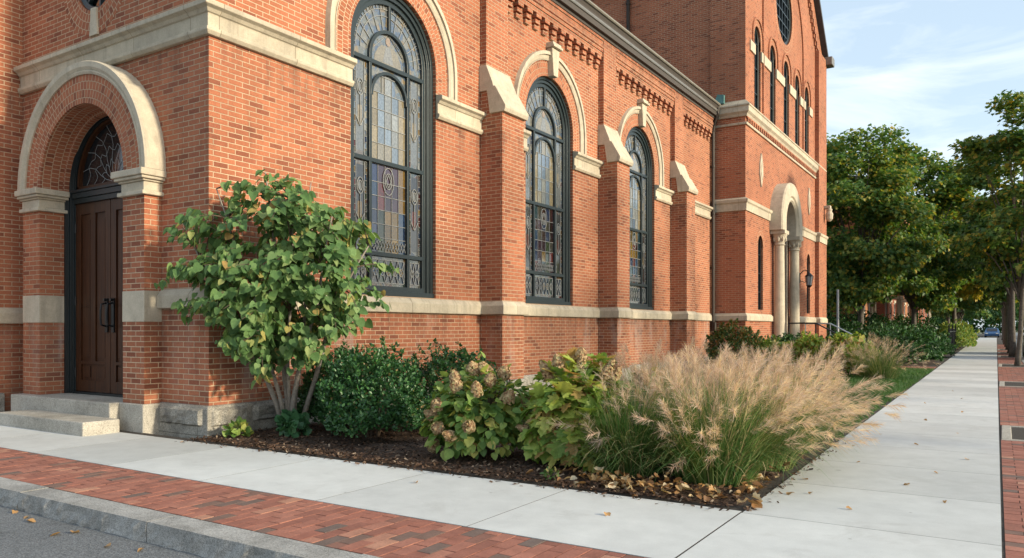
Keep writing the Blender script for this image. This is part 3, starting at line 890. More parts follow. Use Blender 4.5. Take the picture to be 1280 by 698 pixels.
# --- stained glass windows
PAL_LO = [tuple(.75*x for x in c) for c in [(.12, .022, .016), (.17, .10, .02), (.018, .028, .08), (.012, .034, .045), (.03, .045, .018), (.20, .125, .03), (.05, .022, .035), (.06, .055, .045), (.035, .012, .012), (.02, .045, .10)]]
PAL_HI = [(.15, .19, .24), (.20, .215, .22), (.24, .225, .185), (.11, .15, .21), (.19, .175, .14), (.17, .18, .18), (.14, .18, .23)]  # pale glass tints, raised to carry the reflected sky
def church_window(c, seed):
    r = random.Random(seed)
    root = MB()
    fr = [(.0, -.20), (.0, -.055), (-.055, -.055), (-.062, -.085), (-.115, -.085), (-.122, -.12), (-.19, -.12), (-.19, -.20)]
    f = root
    f.sweep(arch_path(c, WR-.003, WZ+.012, WS, 30), fr, mA)
    f.box(XA-.20, XA-.03, c-WR+.004, c+WR-.004, WZ+.004, WZ+.075)
    f.box(XA-.20, XA-.09, c-WR+.19, c+WR-.19, WZ+.076, WZ+.15)
    win = f.build('window_frame', M_frame, church, bevel=.004)
    IW = WR-.19
    t = MB(); G0, G1 = -.185, -.118
    mw = .42
    def bar(s0, s1, z0, z1): t.box(XA+G0, XA+G1, c+s0, c+s1, z0, z1)
    zA, zB, zC = 5.12, 3.68, 2.32
    for s in (-mw, mw): bar(s-.026, s+.026, WZ+.15, zA-.03)
    for z in (zA, zB, zC): 
        t.box(XA+G0, XA+G1+.004, c-IW-.01, c+IW+.01, z-.03, z+.03)
    t.sweep(arch_path(c, mw, zA+.032, zA+.10, 20), [(-.026, G0), (-.026, G1+.002), (.026, G1+.002), (.026, G0)], mA)
    t.box(XA+G0, XA+G1-.002, c-.022, c+.022, zA+.10+mw+.02, WS+IW)
    t.sweep(arch_path(c, mw-.028, zA-.50, zA-.49, 20), [(-.02, G0), (-.02, G1+.003), (.026, G1+.003), (.026, G0)], mA)
    t.build('window_tracery', M_frame, win, bevel=.003)
    # glass
    p = MB()
    lp = arch_loop(c, IW+.01, WZ+.1, WS, 26)
    p.add([mA(a, z, -.165) for a, z in lp], [tuple(range(len(lp)))], cols=(0, 0, 0, 0))
    def cell(s0, s1, z0, z1, col, lay=0): poly([(s0, z0), (s1, z0), (s1, z1), (s0, z1)], col, lay)
    def poly(pts, col, lay=0): p.add([mA(c+a, z, -.163+.0015*lay) for a, z in pts], [tuple(range(len(pts)))], cols=(*col, 1))
    L = MB()
    def lead(pts, w=.009, d=-.152, cl=False):
        pth = []
        q = pts+[pts[0]] if cl else pts
        for i in range(len(q)-1):
            (a0, z0), (a1, z1) = q[i], q[i+1]
            dx, dz = a1-a0, z1-z0; l = math.hypot(dx, dz)
            if l < 1e-6: continue
            nx, nz = -dz/l*w/2, dx/l*w/2
            V = [mA(c+a0+nx, z0+nz, d), mA(c+a1+nx, z1+nz, d), mA(c+a1-nx, z1-nz, d), mA(c+a0-nx, z0-nz, d)]
            V += [(x-.012, y, z) for x, y, z in V]
            L.add(V, [(0, 1, 2, 3), (0, 4, 5, 1), (1, 5, 6, 2), (2, 6, 7, 3), (3, 7, 4, 0)])
    # centre light: columns of coloured quarries
    X0, X1 = -mw+.035, mw-.035
    ncol = 5; cw = (X1-X0)/ncol
    z = zC+.04; rowi = 0
    bands = [[r.choice(PAL_LO) for _ in range(ncol)] for _ in range(2)]
    while z < zA-.10:
        h = .205 if z < zB else .25
        z1 = min(z+h, zA-.08)
        if z < zB < z1+.1: z1 = zB-.03
        hw = X1 if z1 < zA-.5 else max(.08, math.sqrt(max(.0, (mw-.05)**2-(z1-(zA-.5))**2)))
        for i in range(ncol):
            a0, a1 = max(-hw, X0+cw*i), min(hw, X0+cw*(i+1))
            if a1-a0 < .02: continue
            if z < zB:
                cc = bands[0 if z < zC+.65 else 1][i]
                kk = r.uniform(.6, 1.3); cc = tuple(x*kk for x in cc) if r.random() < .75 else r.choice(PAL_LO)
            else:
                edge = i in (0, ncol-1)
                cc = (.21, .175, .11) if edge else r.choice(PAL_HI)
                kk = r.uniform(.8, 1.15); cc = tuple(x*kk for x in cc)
            cell(a0, a1, z, z1, cc)
            if i: lead([(a0, z), (a0, z1)], .007)
        lead([(-hw, z1), (hw, z1)], .009)
        z = z1 if abs(z1-(zB-.03)) > .001 else zB+.03
        rowi += 1
    # ornaments: diamonds and an oval medallion below the middle bar
    for k in range(6):
        a = X0+(X1-X0)*k/6; w = (X1-X0)/6
        lead([(a, zC+.06), (a+w/2, zC+.20), (a+w, zC+.06)], .010, -.148)
        lead([(a, zC+.20), (a+w/2, zC+.06), (a+w, zC+.20)], .010, -.148)
    for rr in (.07, .12):
        lead([(rr*math.cos(q*.449), zB-.26+1.7*rr*math.sin(q*.449)) for q in range(14)], .011, -.148, True)
    lead([(-.05, zB-.26), (0, zB-.16), (.05, zB-.26), (0, zB-.36)], .011, -.147, True)
    # seated figure in the head of the centre light
    fz = zA+.05
    poly([(-.30, fz), (.30, fz), (.29, fz+.09), (.22, fz+.20), (.13, fz+.27), (-.13, fz+.27), (-.22, fz+.20), (-.29, fz+.09)], (.19, .17, .125), 1)
    poly([(-.12, fz+.02), (.12, fz+.02), (.05, fz+.26), (-.05, fz+.26)], (.18, .18, .17), 2)
    poly([(.055*math.cos(q*.5236), fz+.345+.065*math.sin(q*.5236)) for q in range(12)], (.25, .18, .12), 3)
    for q in range(1, 7):
        a = math.pi*q/7
        lead([(.10*math.cos(a), fz+.34+.10*math.sin(a)), (.36*math.cos(a), zA+.08+.36*math.sin(a))], .006)
    # side lights
    for s in (-1, 1):
        a0, a1 = sorted((s*(mw+.045), s*(IW-.02)))
        m0 = (a0+a1)/2
        for (q0, q1, hi) in ((zC+.05, zB-.05, 0), (zB+.05, zA-.05, 1)):
            cell(a0+.05, a1-.05, q0+.05, q1-.05, (.026, .025, .026) if not hi else (.115, .125, .13))
            lead([(a0+.05, q0), (a0+.05, q1)], .008); lead([(a1-.05, q0), (a1-.05, q1)], .008)
            zz = q0
            while zz < q1:
                lead([(a0, zz), (a0+.05, zz)], .006); lead([(a1-.05, zz), (a1, zz)], .006)
                if r.random() < .6: cell(a0, a0+.048, zz, zz+.085, r.choice(PAL_LO if not hi else PAL_HI+PAL_LO[:3]))
                if r.random() < .6: cell(a1-.048, a1, zz, zz+.085, r.choice(PAL_LO if not hi else PAL_HI+PAL_LO[:3]))
                zz += .09
            zc2 = q0+(q1-q0)*.72
            for rr in (.05, .085): lead([(m0+rr*.8*math.cos(t2*.5236), zc2+1.4*rr*math.sin(t2*.5236)) for t2 in range(12)], .010, -.148, True)
            zv = q0+(q1-q0)*.3
            lead([(a0+.05, zv+.14), (m0, zv), (a1-.05, zv+.14)], .010, -.148); lead([(m0, zv), (m0, zc2-.12)], .008, -.148)
            cell(m0-.045, m0+.045, zv+.02, zv+.30, r.choice([(.14, .09, .025), (.10, .03, .02)]) if not hi else (.20, .17, .12), 1)
            cell(m0-.05, m0+.05, zc2-.07, zc2+.07, (.12, .12, .11), 2)
    # bottom panels
    for a0, a1 in ((X0, X1), (-IW+.02, -mw-.045), (mw+.045, IW-.02)):
        z0, z1 = WZ+.17, zC-.05
        lead([(a0+.03, z0+.03), (a1-.03, z0+.03), (a1-.03, z1-.03), (a0+.03, z1-.03)], .011, -.15, True)
        nn = max(1, int((a1-a0)/.13)); w = (a1-a0-.06)/nn
        for i in range(nn):
            x = a0+.03+w*i; zm = (z0+z1)/2
            cell(x, x+w-.001, z0+.04, z1-.04, r.choice([(.02, .035, .06), (.03, .05, .045), (.03, .03, .04)]))
            p.add([mA(c+x+w/2, zm-.07, -.159), mA(c+x+w*.85, zm, -.159), mA(c+x+w/2, zm+.07, -.159), mA(c+x+w*.15, zm, -.159)], [(0, 1, 2, 3)], cols=(*r.choice([(.25, .17, .05), (.05, .09, .17), (.20, .18, .13)]), 1))
            lead([(x, z0+.03), (x+w/2, zm+.02), (x+w, z0+.03)], .010, -.148); lead([(x, z1-.03), (x+w/2, zm-.02), (x+w, z1-.03)], .010, -.148)
            lead([(x+w/2+.38*w*math.cos(t2*.7854), zm+.38*w*1.2*math.sin(t2*.7854)) for t2 in range(8)], .009, -.147, True)
    # radiating leads in the head
    for k in range(1, 12):
        a = math.pi*k/12
        lead([(.46*math.cos(a), WS-.06+.46*math.sin(a)), ((IW-.01)*math.cos(a), WS+(IW-.01)*math.sin(a))], .008)
    lead([(.6*math.cos(math.pi*q/20), WS+.6*math.sin(math.pi*q/20)) for q in range(21)], .008)
    lead([(.70*math.cos(math.pi*q/20), WS+.70*math.sin(math.pi*q/20)) for q in range(21)], .008)
    for q in range(1, 60):
        a = math.pi*q/60
        if q % 2: lead([(.70*math.cos(a), WS+.70*math.sin(a)), (.755*math.cos(a), WS+.755*math.sin(a))], .006)
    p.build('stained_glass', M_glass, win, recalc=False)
    L.build('lead_came', M_lead, win)
for i, c in enumerate(WIN): church_window(c, 20+i)

# --- eaves
def along(name, prof, mat, y0=YE-.35, y1=YT-.06, bevel=.004):
    b = MB(); b.plan_sweep([(XA, y0), (XA, y1)], prof); return b.build(name, mat, church, bevel=bevel)
along('soffit', [(.0, 7.66), (.155, 7.66), (.16, 7.72), (.23, 7.725), (.235, 7.845), (.0, 7.845)], M_soffit)
along('fascia', [(.16, 7.847), (.255, 7.847), (.265, 7.87), (.265, 7.915), (.16, 7.915)], M_gutter)
along('gutter_shade_strip', [(.10, 7.917), (.235, 7.917), (.245, 7.97), (.275, 8.035), (.10, 8.035)], M_soffit)  # dark strip whose colour stands for the gutter's shaded underside
along('gutter', [(.10, 8.037), (.305, 8.037), (.325, 8.06), (.325, 8.095), (.30, 8.095), (.29, 8.07), (.10, 8.07)], M_gutter_l)
b = MB(); b.add([(XA+.2, YE+.5, 8.05), (XA+.2, YT, 8.05), (XA-5.2, YT, 11.6), (XA-5.2, YE+.5, 11.6), (XA+.2, YE+.5, 7.9), (XA+.2, YT, 7.9), (XA-5.2, YT, 7.9), (XA-5.2, YE+.5, 7.9)],
    [(0, 1, 2, 3), (0, 4, 5, 1), (1, 5, 6, 2), (2, 6, 7, 3), (3, 7, 4, 0)])
b.build('nave_roof', M_roof, church)
# downspout
b = MB(); X = XA+.085
b.tube([(XA+.26, YT-.20, 7.96), (XA+.25, YT-.20, 7.80), (XA+.12, YT-.16, 7.45), (X, YT-.14, 7.25), (X, YT-.14, .2)], .055, 10)
for z in (6.2, 4.75, 3.1, 1.0): b.tube([(X, YT-.14, z-.03), (X, YT-.14, z+.03)], .07, 10)
b.tube([(X, YT-.14, 1.42), (X+.05, YT-.14, 1.40), (X+.05, YT-.14, .1)], .058, 10)
b.build('downspout', M_down, church, smooth=False)
b = MB(); b.prism([(XA+.10, 8.10), (XA+.42, 8.10), (XA+.42, 8.36), (XA+.22, 8.40)], lambda x, z, y: (x, y, z), YT-.02, YT-.14)
b.build('roof_flashing', M_copper, church)

# --- entrance portal
def pier(x0, x1):
    b = MB(); b.box(x0, x1, 5.32, YE+.14, .33, 1.30); b.box(x0, x1, 5.32, YE+.14, 1.67, 2.80)
    p = b.build('portal_pier', M_brick, church)
    k = MB(); k.box(x0-.006, x1+.006, 5.314, YE+.139, 1.301, 1.669); k.build('stone_band', M_lime_p, p, bevel=.006)
    k = MB()
    e = .0
    for z0, z1, o in ((2.801, 2.85, .05), (2.85, 2.96, .015), (2.96, 2.985, .04), (2.985, 3.02, .075), (3.02, 3.10, .10)):
        k.box(x0-(o if x0 > PC else .4*o), x1+o, 5.32-o, YE+.13, z0+.0005, z1)
    k.build('impost', M_lime_p, p, bevel=.01)
    return p
XRL, XRR = PC+PR, PC+PR+.435
pr_ = pier(XRL-.004, XRR); pl_ = pier(PC-PR-.43, PC-PR+.004)
# granite base under the right-hand pier
b = MB(); b.box(XRL-.03, XRR+.03, 5.285, YE+.1, -.1, .329); b.build('pier_base', M_gran, pr_, bevel=.012)
# second order jambs and inner arch
b = MB(); b.box(PC+PR-.002, PC+PR+.2, YE+.10, 6.1, .2, PSP+.1); b.box(PC-PR-.2, PC-PR+.002, YE+.10, 6.1, .2, PSP+.1)
b.sweep(arch_path(PC, PR-.002, PSP+.101, PSP+.102, 30), [(.0, -.56), (.0, -.10), (.3, -.10), (.3, -.56)], mE)
b.build('door_reveal', M_brick, church)
b = MB(); b.sweep(arch_path(PC, PR-.06, PSP+.0, PSP+.001, 30), [(.0, -.16), (.0, -.085), (.1, -.085), (.1, -.16)], mE, uv=True)
b.build('inner_arch', M_vous, church)
# stone face beside the imposts (inner jamb)
for z0, z1 in ((2.80, 3.10), (1.30, 1.67)):
    b = MB(); b.box(PC-PR-.003, PC-PR+.012, YE+.142, 5.66, z0, z1); b.build('jamb_stone', M_lime_p, church)
# brick arch (three rings) standing on the imposts, projecting with the piers
b = MB()
b.sweep(arch_path(PC, PR+.0, PSP+.002, PSP+.003, 36), [(.0, -.13), (.0, .215), (.365, .215), (.365, -.02), ], mE, uv=True)
b.build('brick_arch', M_vous, church)
b = MB()
b.sweep(arch_path(PC, PR+.36, PSP+.002, PSP+.003, 40), [(0, -.02), (0, .235), (.03, .25), (.045, .235), (.085, .26), (.15, .26), (.165, .235), (.165, .0), (.155, -.02)], mE)
b.build('stone_archivolt', M_lime_p, church)
# dark green frame, doors, fanlight
b = MB()
b.sweep(arch_path(PC, PR-.004, PZ+.004, PSP+.06, 32), [(0, -.30), (0, -.10), (-.04, -.10), (-.05, -.14), (-.085, -.14), (-.095, -.18), (-.135, -.18), (-.135, -.30)], mE)
b.box(PC-.85, PC+.85, YE+.14, YE+.30, 3.0, 3.075); b.box(PC-.85, PC+.85, YE+.12, YE+.30, 3.076, 3.11)
b.box(PC-.85, PC+.85, YE+.16, YE+.3, 2.93, 2.999)
b.box(PC-.86, PC+.86, YE+.15, YE+.32, PZ-.02, PZ+.03)
M_frame_shade = plain('shaded_green_paint', (.007, .012, .014), .42, 0, .35, .18, 20)  # darker copy of the frame paint, recess shade put into its colour
dfr = b.build('door_frame', M_frame_shade, church, bevel=.004)
b = MB()
lp = arch_loop(PC, .87, 3.1, PSP+.07, 26)
b.add([mE(a, z, -.26) for a, z in lp], [tuple(range(len(lp)))])
b.build('fanlight_glass', M_darkglass, dfr)
b = MB()
b.sweep(arch_path(PC, .80, 3.15, PSP+.07, 26), [(0, -.26), (0, -.205), (.06, -.205), (.06, -.26)], mE)
b.box(PC-.86, PC+.86, YE+.205, YE+.26, 3.11, 3.17)
b.build('fanlight_frame', M_wood, dfr)
b = MB()
def leadE(pts, w=.007):
    for i in range(len(pts)-1):
        (a0, z0), (a1, z1) = pts[i], pts[i+1]; l = math.hypot(a1-a0, z1-z0); nx, nz = -(z1-z0)/l*w/2, (a1-a0)/l*w/2
        b.add([mE(a0+nx, z0+nz, -.25), mE(a1+nx, z1+nz, -.25), mE(a1-nx, z1-nz, -.25), mE(a0-nx, z0-nz, -.25)], [(0, 1, 2, 3)])
for k in range(1, 9):
    a = math.pi*k/9
    leadE([(PC+rr*math.cos(a+.10*math.sin(rr*9)), 3.17+rr*math.sin(a+.10*math.sin(rr*9))) for rr in (.06, .2, .35, .5, .65, .8)])
for rr in (.28, .46, .64):
    leadE([(PC+(rr+.05*math.sin(q*1.9))*math.cos(math.pi*q/24), 3.17+(rr+.05*math.sin(q*1.9))*math.sin(math.pi*q/24)) for q in range(25)])
b.build('fanlight_lead', M_lead, dfr)
for s in (-1, 1):
    b = MB(); x0, x1 = sorted((PC+s*.006, PC+s*.845))
    y0 = YE+.215
    b.box(x0, x1, y0, y0+.05, PZ+.035, 2.93)
    # rails and stiles proud of the panels
    def q(a0, a1, z0, z1): b.box(a0, a1, y0-.022, y0-.0005, z0, z1)
    q(x0, x0+.12, PZ+.036, 2.929); q(x1-.12, x1, PZ+.036, 2.929)
    xm = (x0+x1)/2; q(xm-.06, xm+.06, .781, 2.78)
    for z0, z1 in ((PZ+.036, .52), (.74, .78), (2.781, 2.929)): q(x0+.121, x1-.121, z0, z1)
    q(x0+.121, x1-.121, 1.52, 1.52+.001)
    for a0, a1 in ((x0+.15, xm-.09), (xm+.09, x1-.15)):
        b.box(a0, a1, y0-.010, y0-.0006, .83, 2.70); b.box(a0, a1, y0-.010, y0-.0006, .56, .71)
    d = b.build('door', M_wood, church, bevel=.005)
    hb = MB(); hx = PC+s*.075; yh = y0-.03
    hb.box(hx-.03, hx+.03, yh-.012, yh+.006, 1.17, 1.62)
    hb.tube([(hx, yh-.01, 1.25), (hx, yh-.075, 1.27), (hx, yh-.085, 1.35), (hx, yh-.085, 1.46), (hx, yh-.075, 1.54), (hx, yh-.01, 1.56)], .013, 8)
    hb.tube([(hx, yh-.02, 1.60), (hx, yh-.045, 1.60)], .02, 10)
    hb.build('door_handle', M_iron, d)
    for z in (.62, 1.6, 2.6):
        hg = MB(); hg.tube([(PC+s*.845, y0-.03, z-.06), (PC+s*.845, y0-.03, z+.06)], .014, 8); hg.build('hinge', M_iron, d)
# steps
b = MB(); b.box(PC-PR-.43-.03, XRL-.032, 5.17, 5.9, -.1, PZ)
b.build('landing', M_gran, church, bevel=.014)
b = MB(); b.box(-10.78, -8.77, 4.73, 5.166, -.1, .158)
b.build('door_step', M_gran, church, bevel=.014)

# --- rose window above the door
b = MB(); b.sweep(circle_path(ROSE[0], ROSE[1], .46), [(0, -.05), (0, .0035), (.32, .0035), (.32, -.05)], mE, closed=True, uv=True)
b.build('brick_ring', M_vous, church)
b = MB(); b.sweep(circle_path(ROSE[0], ROSE[1], .455), [(0, -.14), (0, -.03), (-.06, -.05), (-.06, -.14)], mE, closed=True)
for k in range(4):
    a = math.pi*k/4
    b.sweep([(ROSE[0]-.4*math.cos(a), ROSE[1]-.4*math.sin(a), -math.sin(a), math.cos(a)), (ROSE[0]+.4*math.cos(a), ROSE[1]+.4*math.sin(a), -math.sin(a), math.cos(a))], [(-.015, -.12), (-.015, -.06-.001*k), (.015, -.06-.001*k), (.015, -.12)], mE)
rf = b.build('round_window', M_frame, church)
b = MB(); b.add([mE(a, z, -.11) for a, z, _, _ in circle_path(ROSE[0], ROSE[1], .45)], [tuple(range(40))]); b.build('round_glass', M_glass, rf)
b = MB(); zt = ROSE[1]-.44
b.prism([(ROSE[0]-.06, zt), (ROSE[0]+.06, zt), (ROSE[0]+.095, zt-.36), (ROSE[0]-.095, zt-.36)], mE, -.02, .03)
b.build('keystone', M_lime_p, church, bevel=.006)

# --- transept / tower front
LAN = [24.80, 26.72, 28.65, 30.38, 32.05]
LW = [.37, .37, .40, .37, .37]
CC = (28.35, 12.55, 1.18)
GAB = (29.28, 18.6)
LZ0, LZS = 7.98, 10.42
SLITS = [25.15, 32.35]
TPC = 27.75
b = MB()
outl = [(YT, -.1), (YT2, -.1), (YT2, 13.0), (GAB[0], GAB[1]), (YT, 13.0)]
holes = [arch_loop(c, w, LZ0, LZS, 12) for c, w in zip(LAN, LW)]
holes += [arch_loop(c, .30, 1.82, 3.9, 12) for c in SLITS]
holes += [[(a, z) for a, z, _, _ in circle_path(CC[0], CC[1], CC[2])]]
holes += [arch_loop(TPC, .80, .55, 4.75, 16)]
b.panel(outl, holes, mT, 0, .14)
b.build('transept_front', M_brick_t, church)
b = MB()
b.panel([(-24, -.1), (XT-1.08, -.1), (XT-1.08, 13.3), (-9.5, 13.6), (-24, 13.6)], [], mS, -.07, .1)
b.box(XT-1.08, XT-.0005, YT, YT+.3, -.1, 12.99)
b.build('transept_side', M_brick_t, church)
b = MB(); b.add([(XT-.002, YT2, -.1), (XT-14, YT2, -.1), (XT-14, YT2, 13), (XT-.002, YT2, 13)], [(0, 1, 2, 3)])
b.build('transept_side', M_brick_t, church)
b = MB(); b.box(XT, XT+.16, 33.6, YT2+.1, -.1, 12.7); b.build('corner_pilaster', M_brick_t, church)
# roof of the transept
b = MB()
for s, ye in ((1, YT-.35), (-1, YT2+.35)):
    zb = 13.0-.35*(GAB[1]-13)/5.83
    v = [(XT+.22, ye, zb), (XT+.22, GAB[0], GAB[1]+.02), (XT-16, GAB[0], GAB[1]+.02), (XT-16, ye, zb)]
    v += [(x, y, z+.2) for x, y, z in v]
    b.add(v, [(0, 1, 2, 3), (4, 7, 6, 5), (0, 4, 5, 1), (1, 5, 6, 2), (2, 6, 7, 3), (3, 7, 4, 0)])
b.build('transept_roof', M_roof, church)
b = MB(); b.box(XT-.05, XT+.42, YT2-.05, YT2+.5, 12.5, 12.85); b.build('eave_return', M_gutter, church, bevel=.03)
# raking corbels under the gable
b = MB()
n = 22
for i in range(n):
    t = (i+.5)/n
    y = YT2-.9-(YT2-.9-GAB[0])*t; z = 12.5+(GAB[1]-.9-12.5)*t*1.0-.2
    b.box(XT-.01, XT+.10, y-.09, y+.09, z-.10, z+.16); b.box(XT-.01, XT+.06, y-.06, y+.06, z-.26, z-.10)
b.build('raking_corbels', M_brick_t, church)
TB = [(-.02, 7.65), (.05, 7.65), (.08, 7.72), (.14, 7.78), (.14, 7.93), (.17, 7.95), (.17, 7.99), (.0, 8.15), (-.02, 8.15)]
course('tower_belt', [(XT-1.08, YT), (XT, YT), (XT, YT2+.1)], TB)
course('tower_string', [(XT-1.08, YT), (XT, YT), (XT, 33.6)], [(-.02, 7.40), (.05, 7.40), (.06, 7.47), (-.02, 7.48)])
b = MB(); y = YT+.1; pl = [(33.55, 7.61), (33.55, 7.645), (YT+.02, 7.645), (YT+.02, 7.61)]
while y < 33.4:
    pl += [(y, 7.61), (y, 7.485), (y+.11, 7.485), (y+.11, 7.61)]; y += .24
b.prism(pl, mT, -.01, .06)
b.build('dentil_course', M_brick_t, church)
LBT = [(-.02, 4.80), (.04, 4.80), (.05, 5.02), (.09, 5.06), (.10, 5.14), (.0, 5.2), (-.02, 5.2)]
course('tower_belt', [(XT-1.1, YT), (XT, YT), (XT, TPC-1.32)], LBT)
course('tower_belt', [(XT, TPC+1.32), (XT, 33.6), (XT+.16, 33.6), (XT+.16, YT2)], LBT)
course('sill_course', [(XT, 33.598), (XT+.16, 33.598), (XT+.16, YT2)], [(o+.002, z+.002) for o, z in SILL])
# lancets
for c, w in zip(LAN, LW):
    b = MB()
    b.sweep(arch_path(c, w-.002, LZ0+.01, LZS, 14), [(0, -.14), (0, -.06), (-.05, -.08), (-.05, -.14)], mT)
    b.box(XT-.13, XT-.07, c-.012, c+.012, LZ0, LZS+w-.03)
    for z in (8.7, 9.5, 10.3): b.box(XT-.132, XT-.072, c-w+.02, c+w-.02, z-.012, z+.012)
    o = b.build('lancet_window', M_frame, church)
    p = MB(); lp = arch_loop(c, w-.01, LZ0, LZS, 14); p.add([mT(a, z, -.125) for a, z in lp], [tuple(range(len(lp)))]); p.build('lancet_glass', M_glass, o)
    b = MB(); b.sweep(arch_path(c, w+.0, 10.12, LZS, 14), [(0, -.05), (0, .004), (.20, .004), (.20, -.05)], mT, uv=True); b.build('brick_arch', M_vous, church)
    b = MB(); b.sweep(arch_path(c, w+.20, 10.12, LZS, 16), [(0, -.01), (0, .045), (.07, .045), (.08, -.01)], mT); b.build('brick_label', M_brick_t, church)
edges = [LAN[0]-LW[0]-.55]+sum([[c-w, c+w] for c, w in zip(LAN, LW)], [])+[LAN[-1]+LW[-1]+.55]
for i in range(0, len(edges), 2):
    b = MB(); b.box(XT-.01, XT+.05, edges[i]+.004, edges[i+1]-.004, 9.78, 10.10); b.build('impost_band', M_lime_p, church, bevel=.01)
for c, w in zip(LAN, LW):
    b = MB(); b.box(XT-.1, XT+.06, c-w-.08, c+w+.08, 7.87, 7.975); b.build('lancet_sill', M_lime_p, church, bevel=.01)
# round window of the gable
b = MB(); b.sweep(circle_path(CC[0], CC[1], CC[2]), [(0, -.14), (0, -.05), (-.09, -.07), (-.09, -.14)], mT, closed=True)
for k in range(5):
    s = -CC[2]+CC[2]*2*(k+1)/6; hgt = math.sqrt(CC[2]**2-s**2)-.04
    b.box(XT-.12, XT-.07, CC[0]+s-.02, CC[0]+s+.02, CC[1]-hgt, CC[1]+hgt)
    b.box(XT-.121, XT-.072, CC[0]-hgt, CC[0]+hgt, CC[1]+s-.02, CC[1]+s+.02)
o = b.build('round_window', M_frame, church)
p = MB(); p.add([mT(a, z, -.12) for a, z, _, _ in circle_path(CC[0], CC[1], CC[2]-.01)], [tuple(range(40))]); p.build('round_glass', M_glass, o)
b = MB(); b.sweep(circle_path(CC[0], CC[1], CC[2]), [(0, -.05), (0, .004), (.31, .004), (.31, -.05)], mT, closed=True, uv=True); b.build('brick_ring', M_vous, church)
b = MB(); b.sweep(arch_path(CC[0], 2.9, 8.2, 11.6, 30), [(0, -.01), (0, .05), (.09, .05), (.09, -.01)], mT); b.build('relieving_arch', M_brick_t, church)
# lower slit windows
for c in SLITS:
    b = MB(); b.sweep(arch_path(c, .298, 1.83, 3.9, 12), [(0, -.13), (0, -.07), (-.035, -.07), (-.035, -.13)], mT)
    for z in (2.4, 3.0, 3.6): b.box(XT-.125, XT-.075, c-.27, c+.27, z-.01, z+.01)
    o = b.build('slit_window', M_frame, church)
    p = MB(); lp = arch_loop(c, .29, 1.82, 3.9, 12); p.add([mT(a, z, -.12) for a, z in lp], [tuple(range(len(lp)))]); p.build('slit_glass', M_darkglass, o)
    b = MB(); b.sweep(arch_path(c, .30, 3.85, 3.9, 12), [(0, -.05), (0, .004), (.21, .004), (.21, -.05)], mT, uv=True); b.build('brick_arch', M_vous, church)
    k = MB(); k.prism([(c-.18, 6.15), (c, 5.75), (c+.18, 6.15), (c+.16, 6.5), (c, 6.85), (c-.16, 6.5)], mT, -.01, .05); k.prism([(c-.10, 6.2), (c, 5.98), (c+.10, 6.2), (c, 6.6)], mT, .051, .07)
    k.build('carved_ornament', M_lime_p, church, bevel=.01)
# portal of the transept
b = MB()
b.sweep(arch_path(TPC, .82, 4.50, 4.78, 26), [(0, -.10), (0, .36), (.06, .42), (.16, .38), (.20, .44), (.62, .44), (.66, .38), (.66, -.01)], mT)
tp = b.build('stone_portal', M_lime_p, church, bevel=.01)
for s in (-1, 1):
    y = TPC+s*1.10; x = XT+.24
    b = MB()
    b.lathe([(.24, .55), (.24, .70), (.20, .74), (.22, .80), (.175, .86), (.165, 2.4), (.15, 4.0)], (x, y, 0), 20)
    b.build('column', M_lime_p, church, smooth=False)
    b = MB(); b.lathe([(.16, 4.0), (.19, 4.03), (.16, 4.07), (.17, 4.15), (.26, 4.38)], (x, y, 0), 16); b.box(x-.28, x+.24, y-.29, y+.29, 4.38, 4.50)
    for k in range(8):
        a = math.pi*k/4; b.lathe([(.03, 0), (.05, .08), (.03, .16)], (x+.19*math.cos(a), y+.19*math.sin(a), 4.14), 6)
    b.build('capital', M_lime_p, church)
    b = MB(); b.box(XT-.3, XT+.02, y-.22+s*.0, y+.2, .5, 4.49); b.build('portal_jamb', M_brick_t, church)
    b = MB(); b.box(XT-.002, XT+.05, TPC+s*.80-.04, TPC+s*.80+.04, .55, 4.49); b.build('stone_trim', M_lime_p, church)
b = MB(); b.box(XT-.30, XT-.22, TPC-.8, TPC+.8, .5, 5.6); tdoor = b.build('door', M_wood, church)
b = MB(); b.box(XT-.22, XT-.2, TPC+.04, TPC+.08, 1.4, 1.8); b.build('door_handle', M_iron, tdoor)
# portal steps and landing
for i, (x1, z) in enumerate(((-5.2, .50), (-4.85, .335), (-4.5, .17))):
    b = MB(); b.box(XT+.06, x1, TPC-1.5, TPC+1.5, -.1, z-.001*i); b.build('door_step', M_gran, church, bevel=.012)
# wall lantern on the transept
lant = thing('wall_lantern', 'black iron lantern on a bracket between transept door and narrow window', 'lamp', (XT, 30.7, 2.9))
b = MB(); y = 30.7
b.box(XT+.001, XT+.03, y-.07, y+.07, 2.95, 3.35); b.tube([(XT+.02, y, 3.28), (XT+.15, y, 3.42), (XT+.30, y, 3.42), (XT+.36, y, 3.34)], .018, 8)
b.tube([(XT+.02, y, 3.05), (XT+.2, y, 2.98), (XT+.3, y, 3.05)], .014, 8)
b.build('bracket', M_iron, lant)
b = MB(); b.lathe([(.05, 2.78), (.10, 2.84), (.115, 2.86)], (XT+.36, y, 0), 8); b.lathe([(.17, 3.20), (.05, 3.32), (.02, 3.36)], (XT+.36, y, 0), 8)
for k in range(6):
    a = math.pi*k/3; b.tube([(XT+.36+.10*math.cos(a), y+.10*math.sin(a), 2.86), (XT+.36+.15*math.cos(a), y+.15*math.sin(a), 3.2)], .009, 5)
b.build('lantern_cage', M_iron, lant)
b = MB(); b.lathe([(.085, 2.865), (.135, 3.195)], (XT+.36, y, 0), 8); b.build('lantern_glass', plain('frosted_pane', (.35, .38, .40), .2), lant)
# carved bracket high on the corner
b = MB(); b.box(XT+.16, XT+.42, 34.6, 34.85, 6.3, 6.42); b.lathe([(.05, 0), (.14, .1), (.16, .3), (.1, .42), (.13, .5), (.02, .62)], (XT+.36, 34.72, 5.75), 10)
b.build('corner_bracket', M_lime_p, church, bevel=.02)
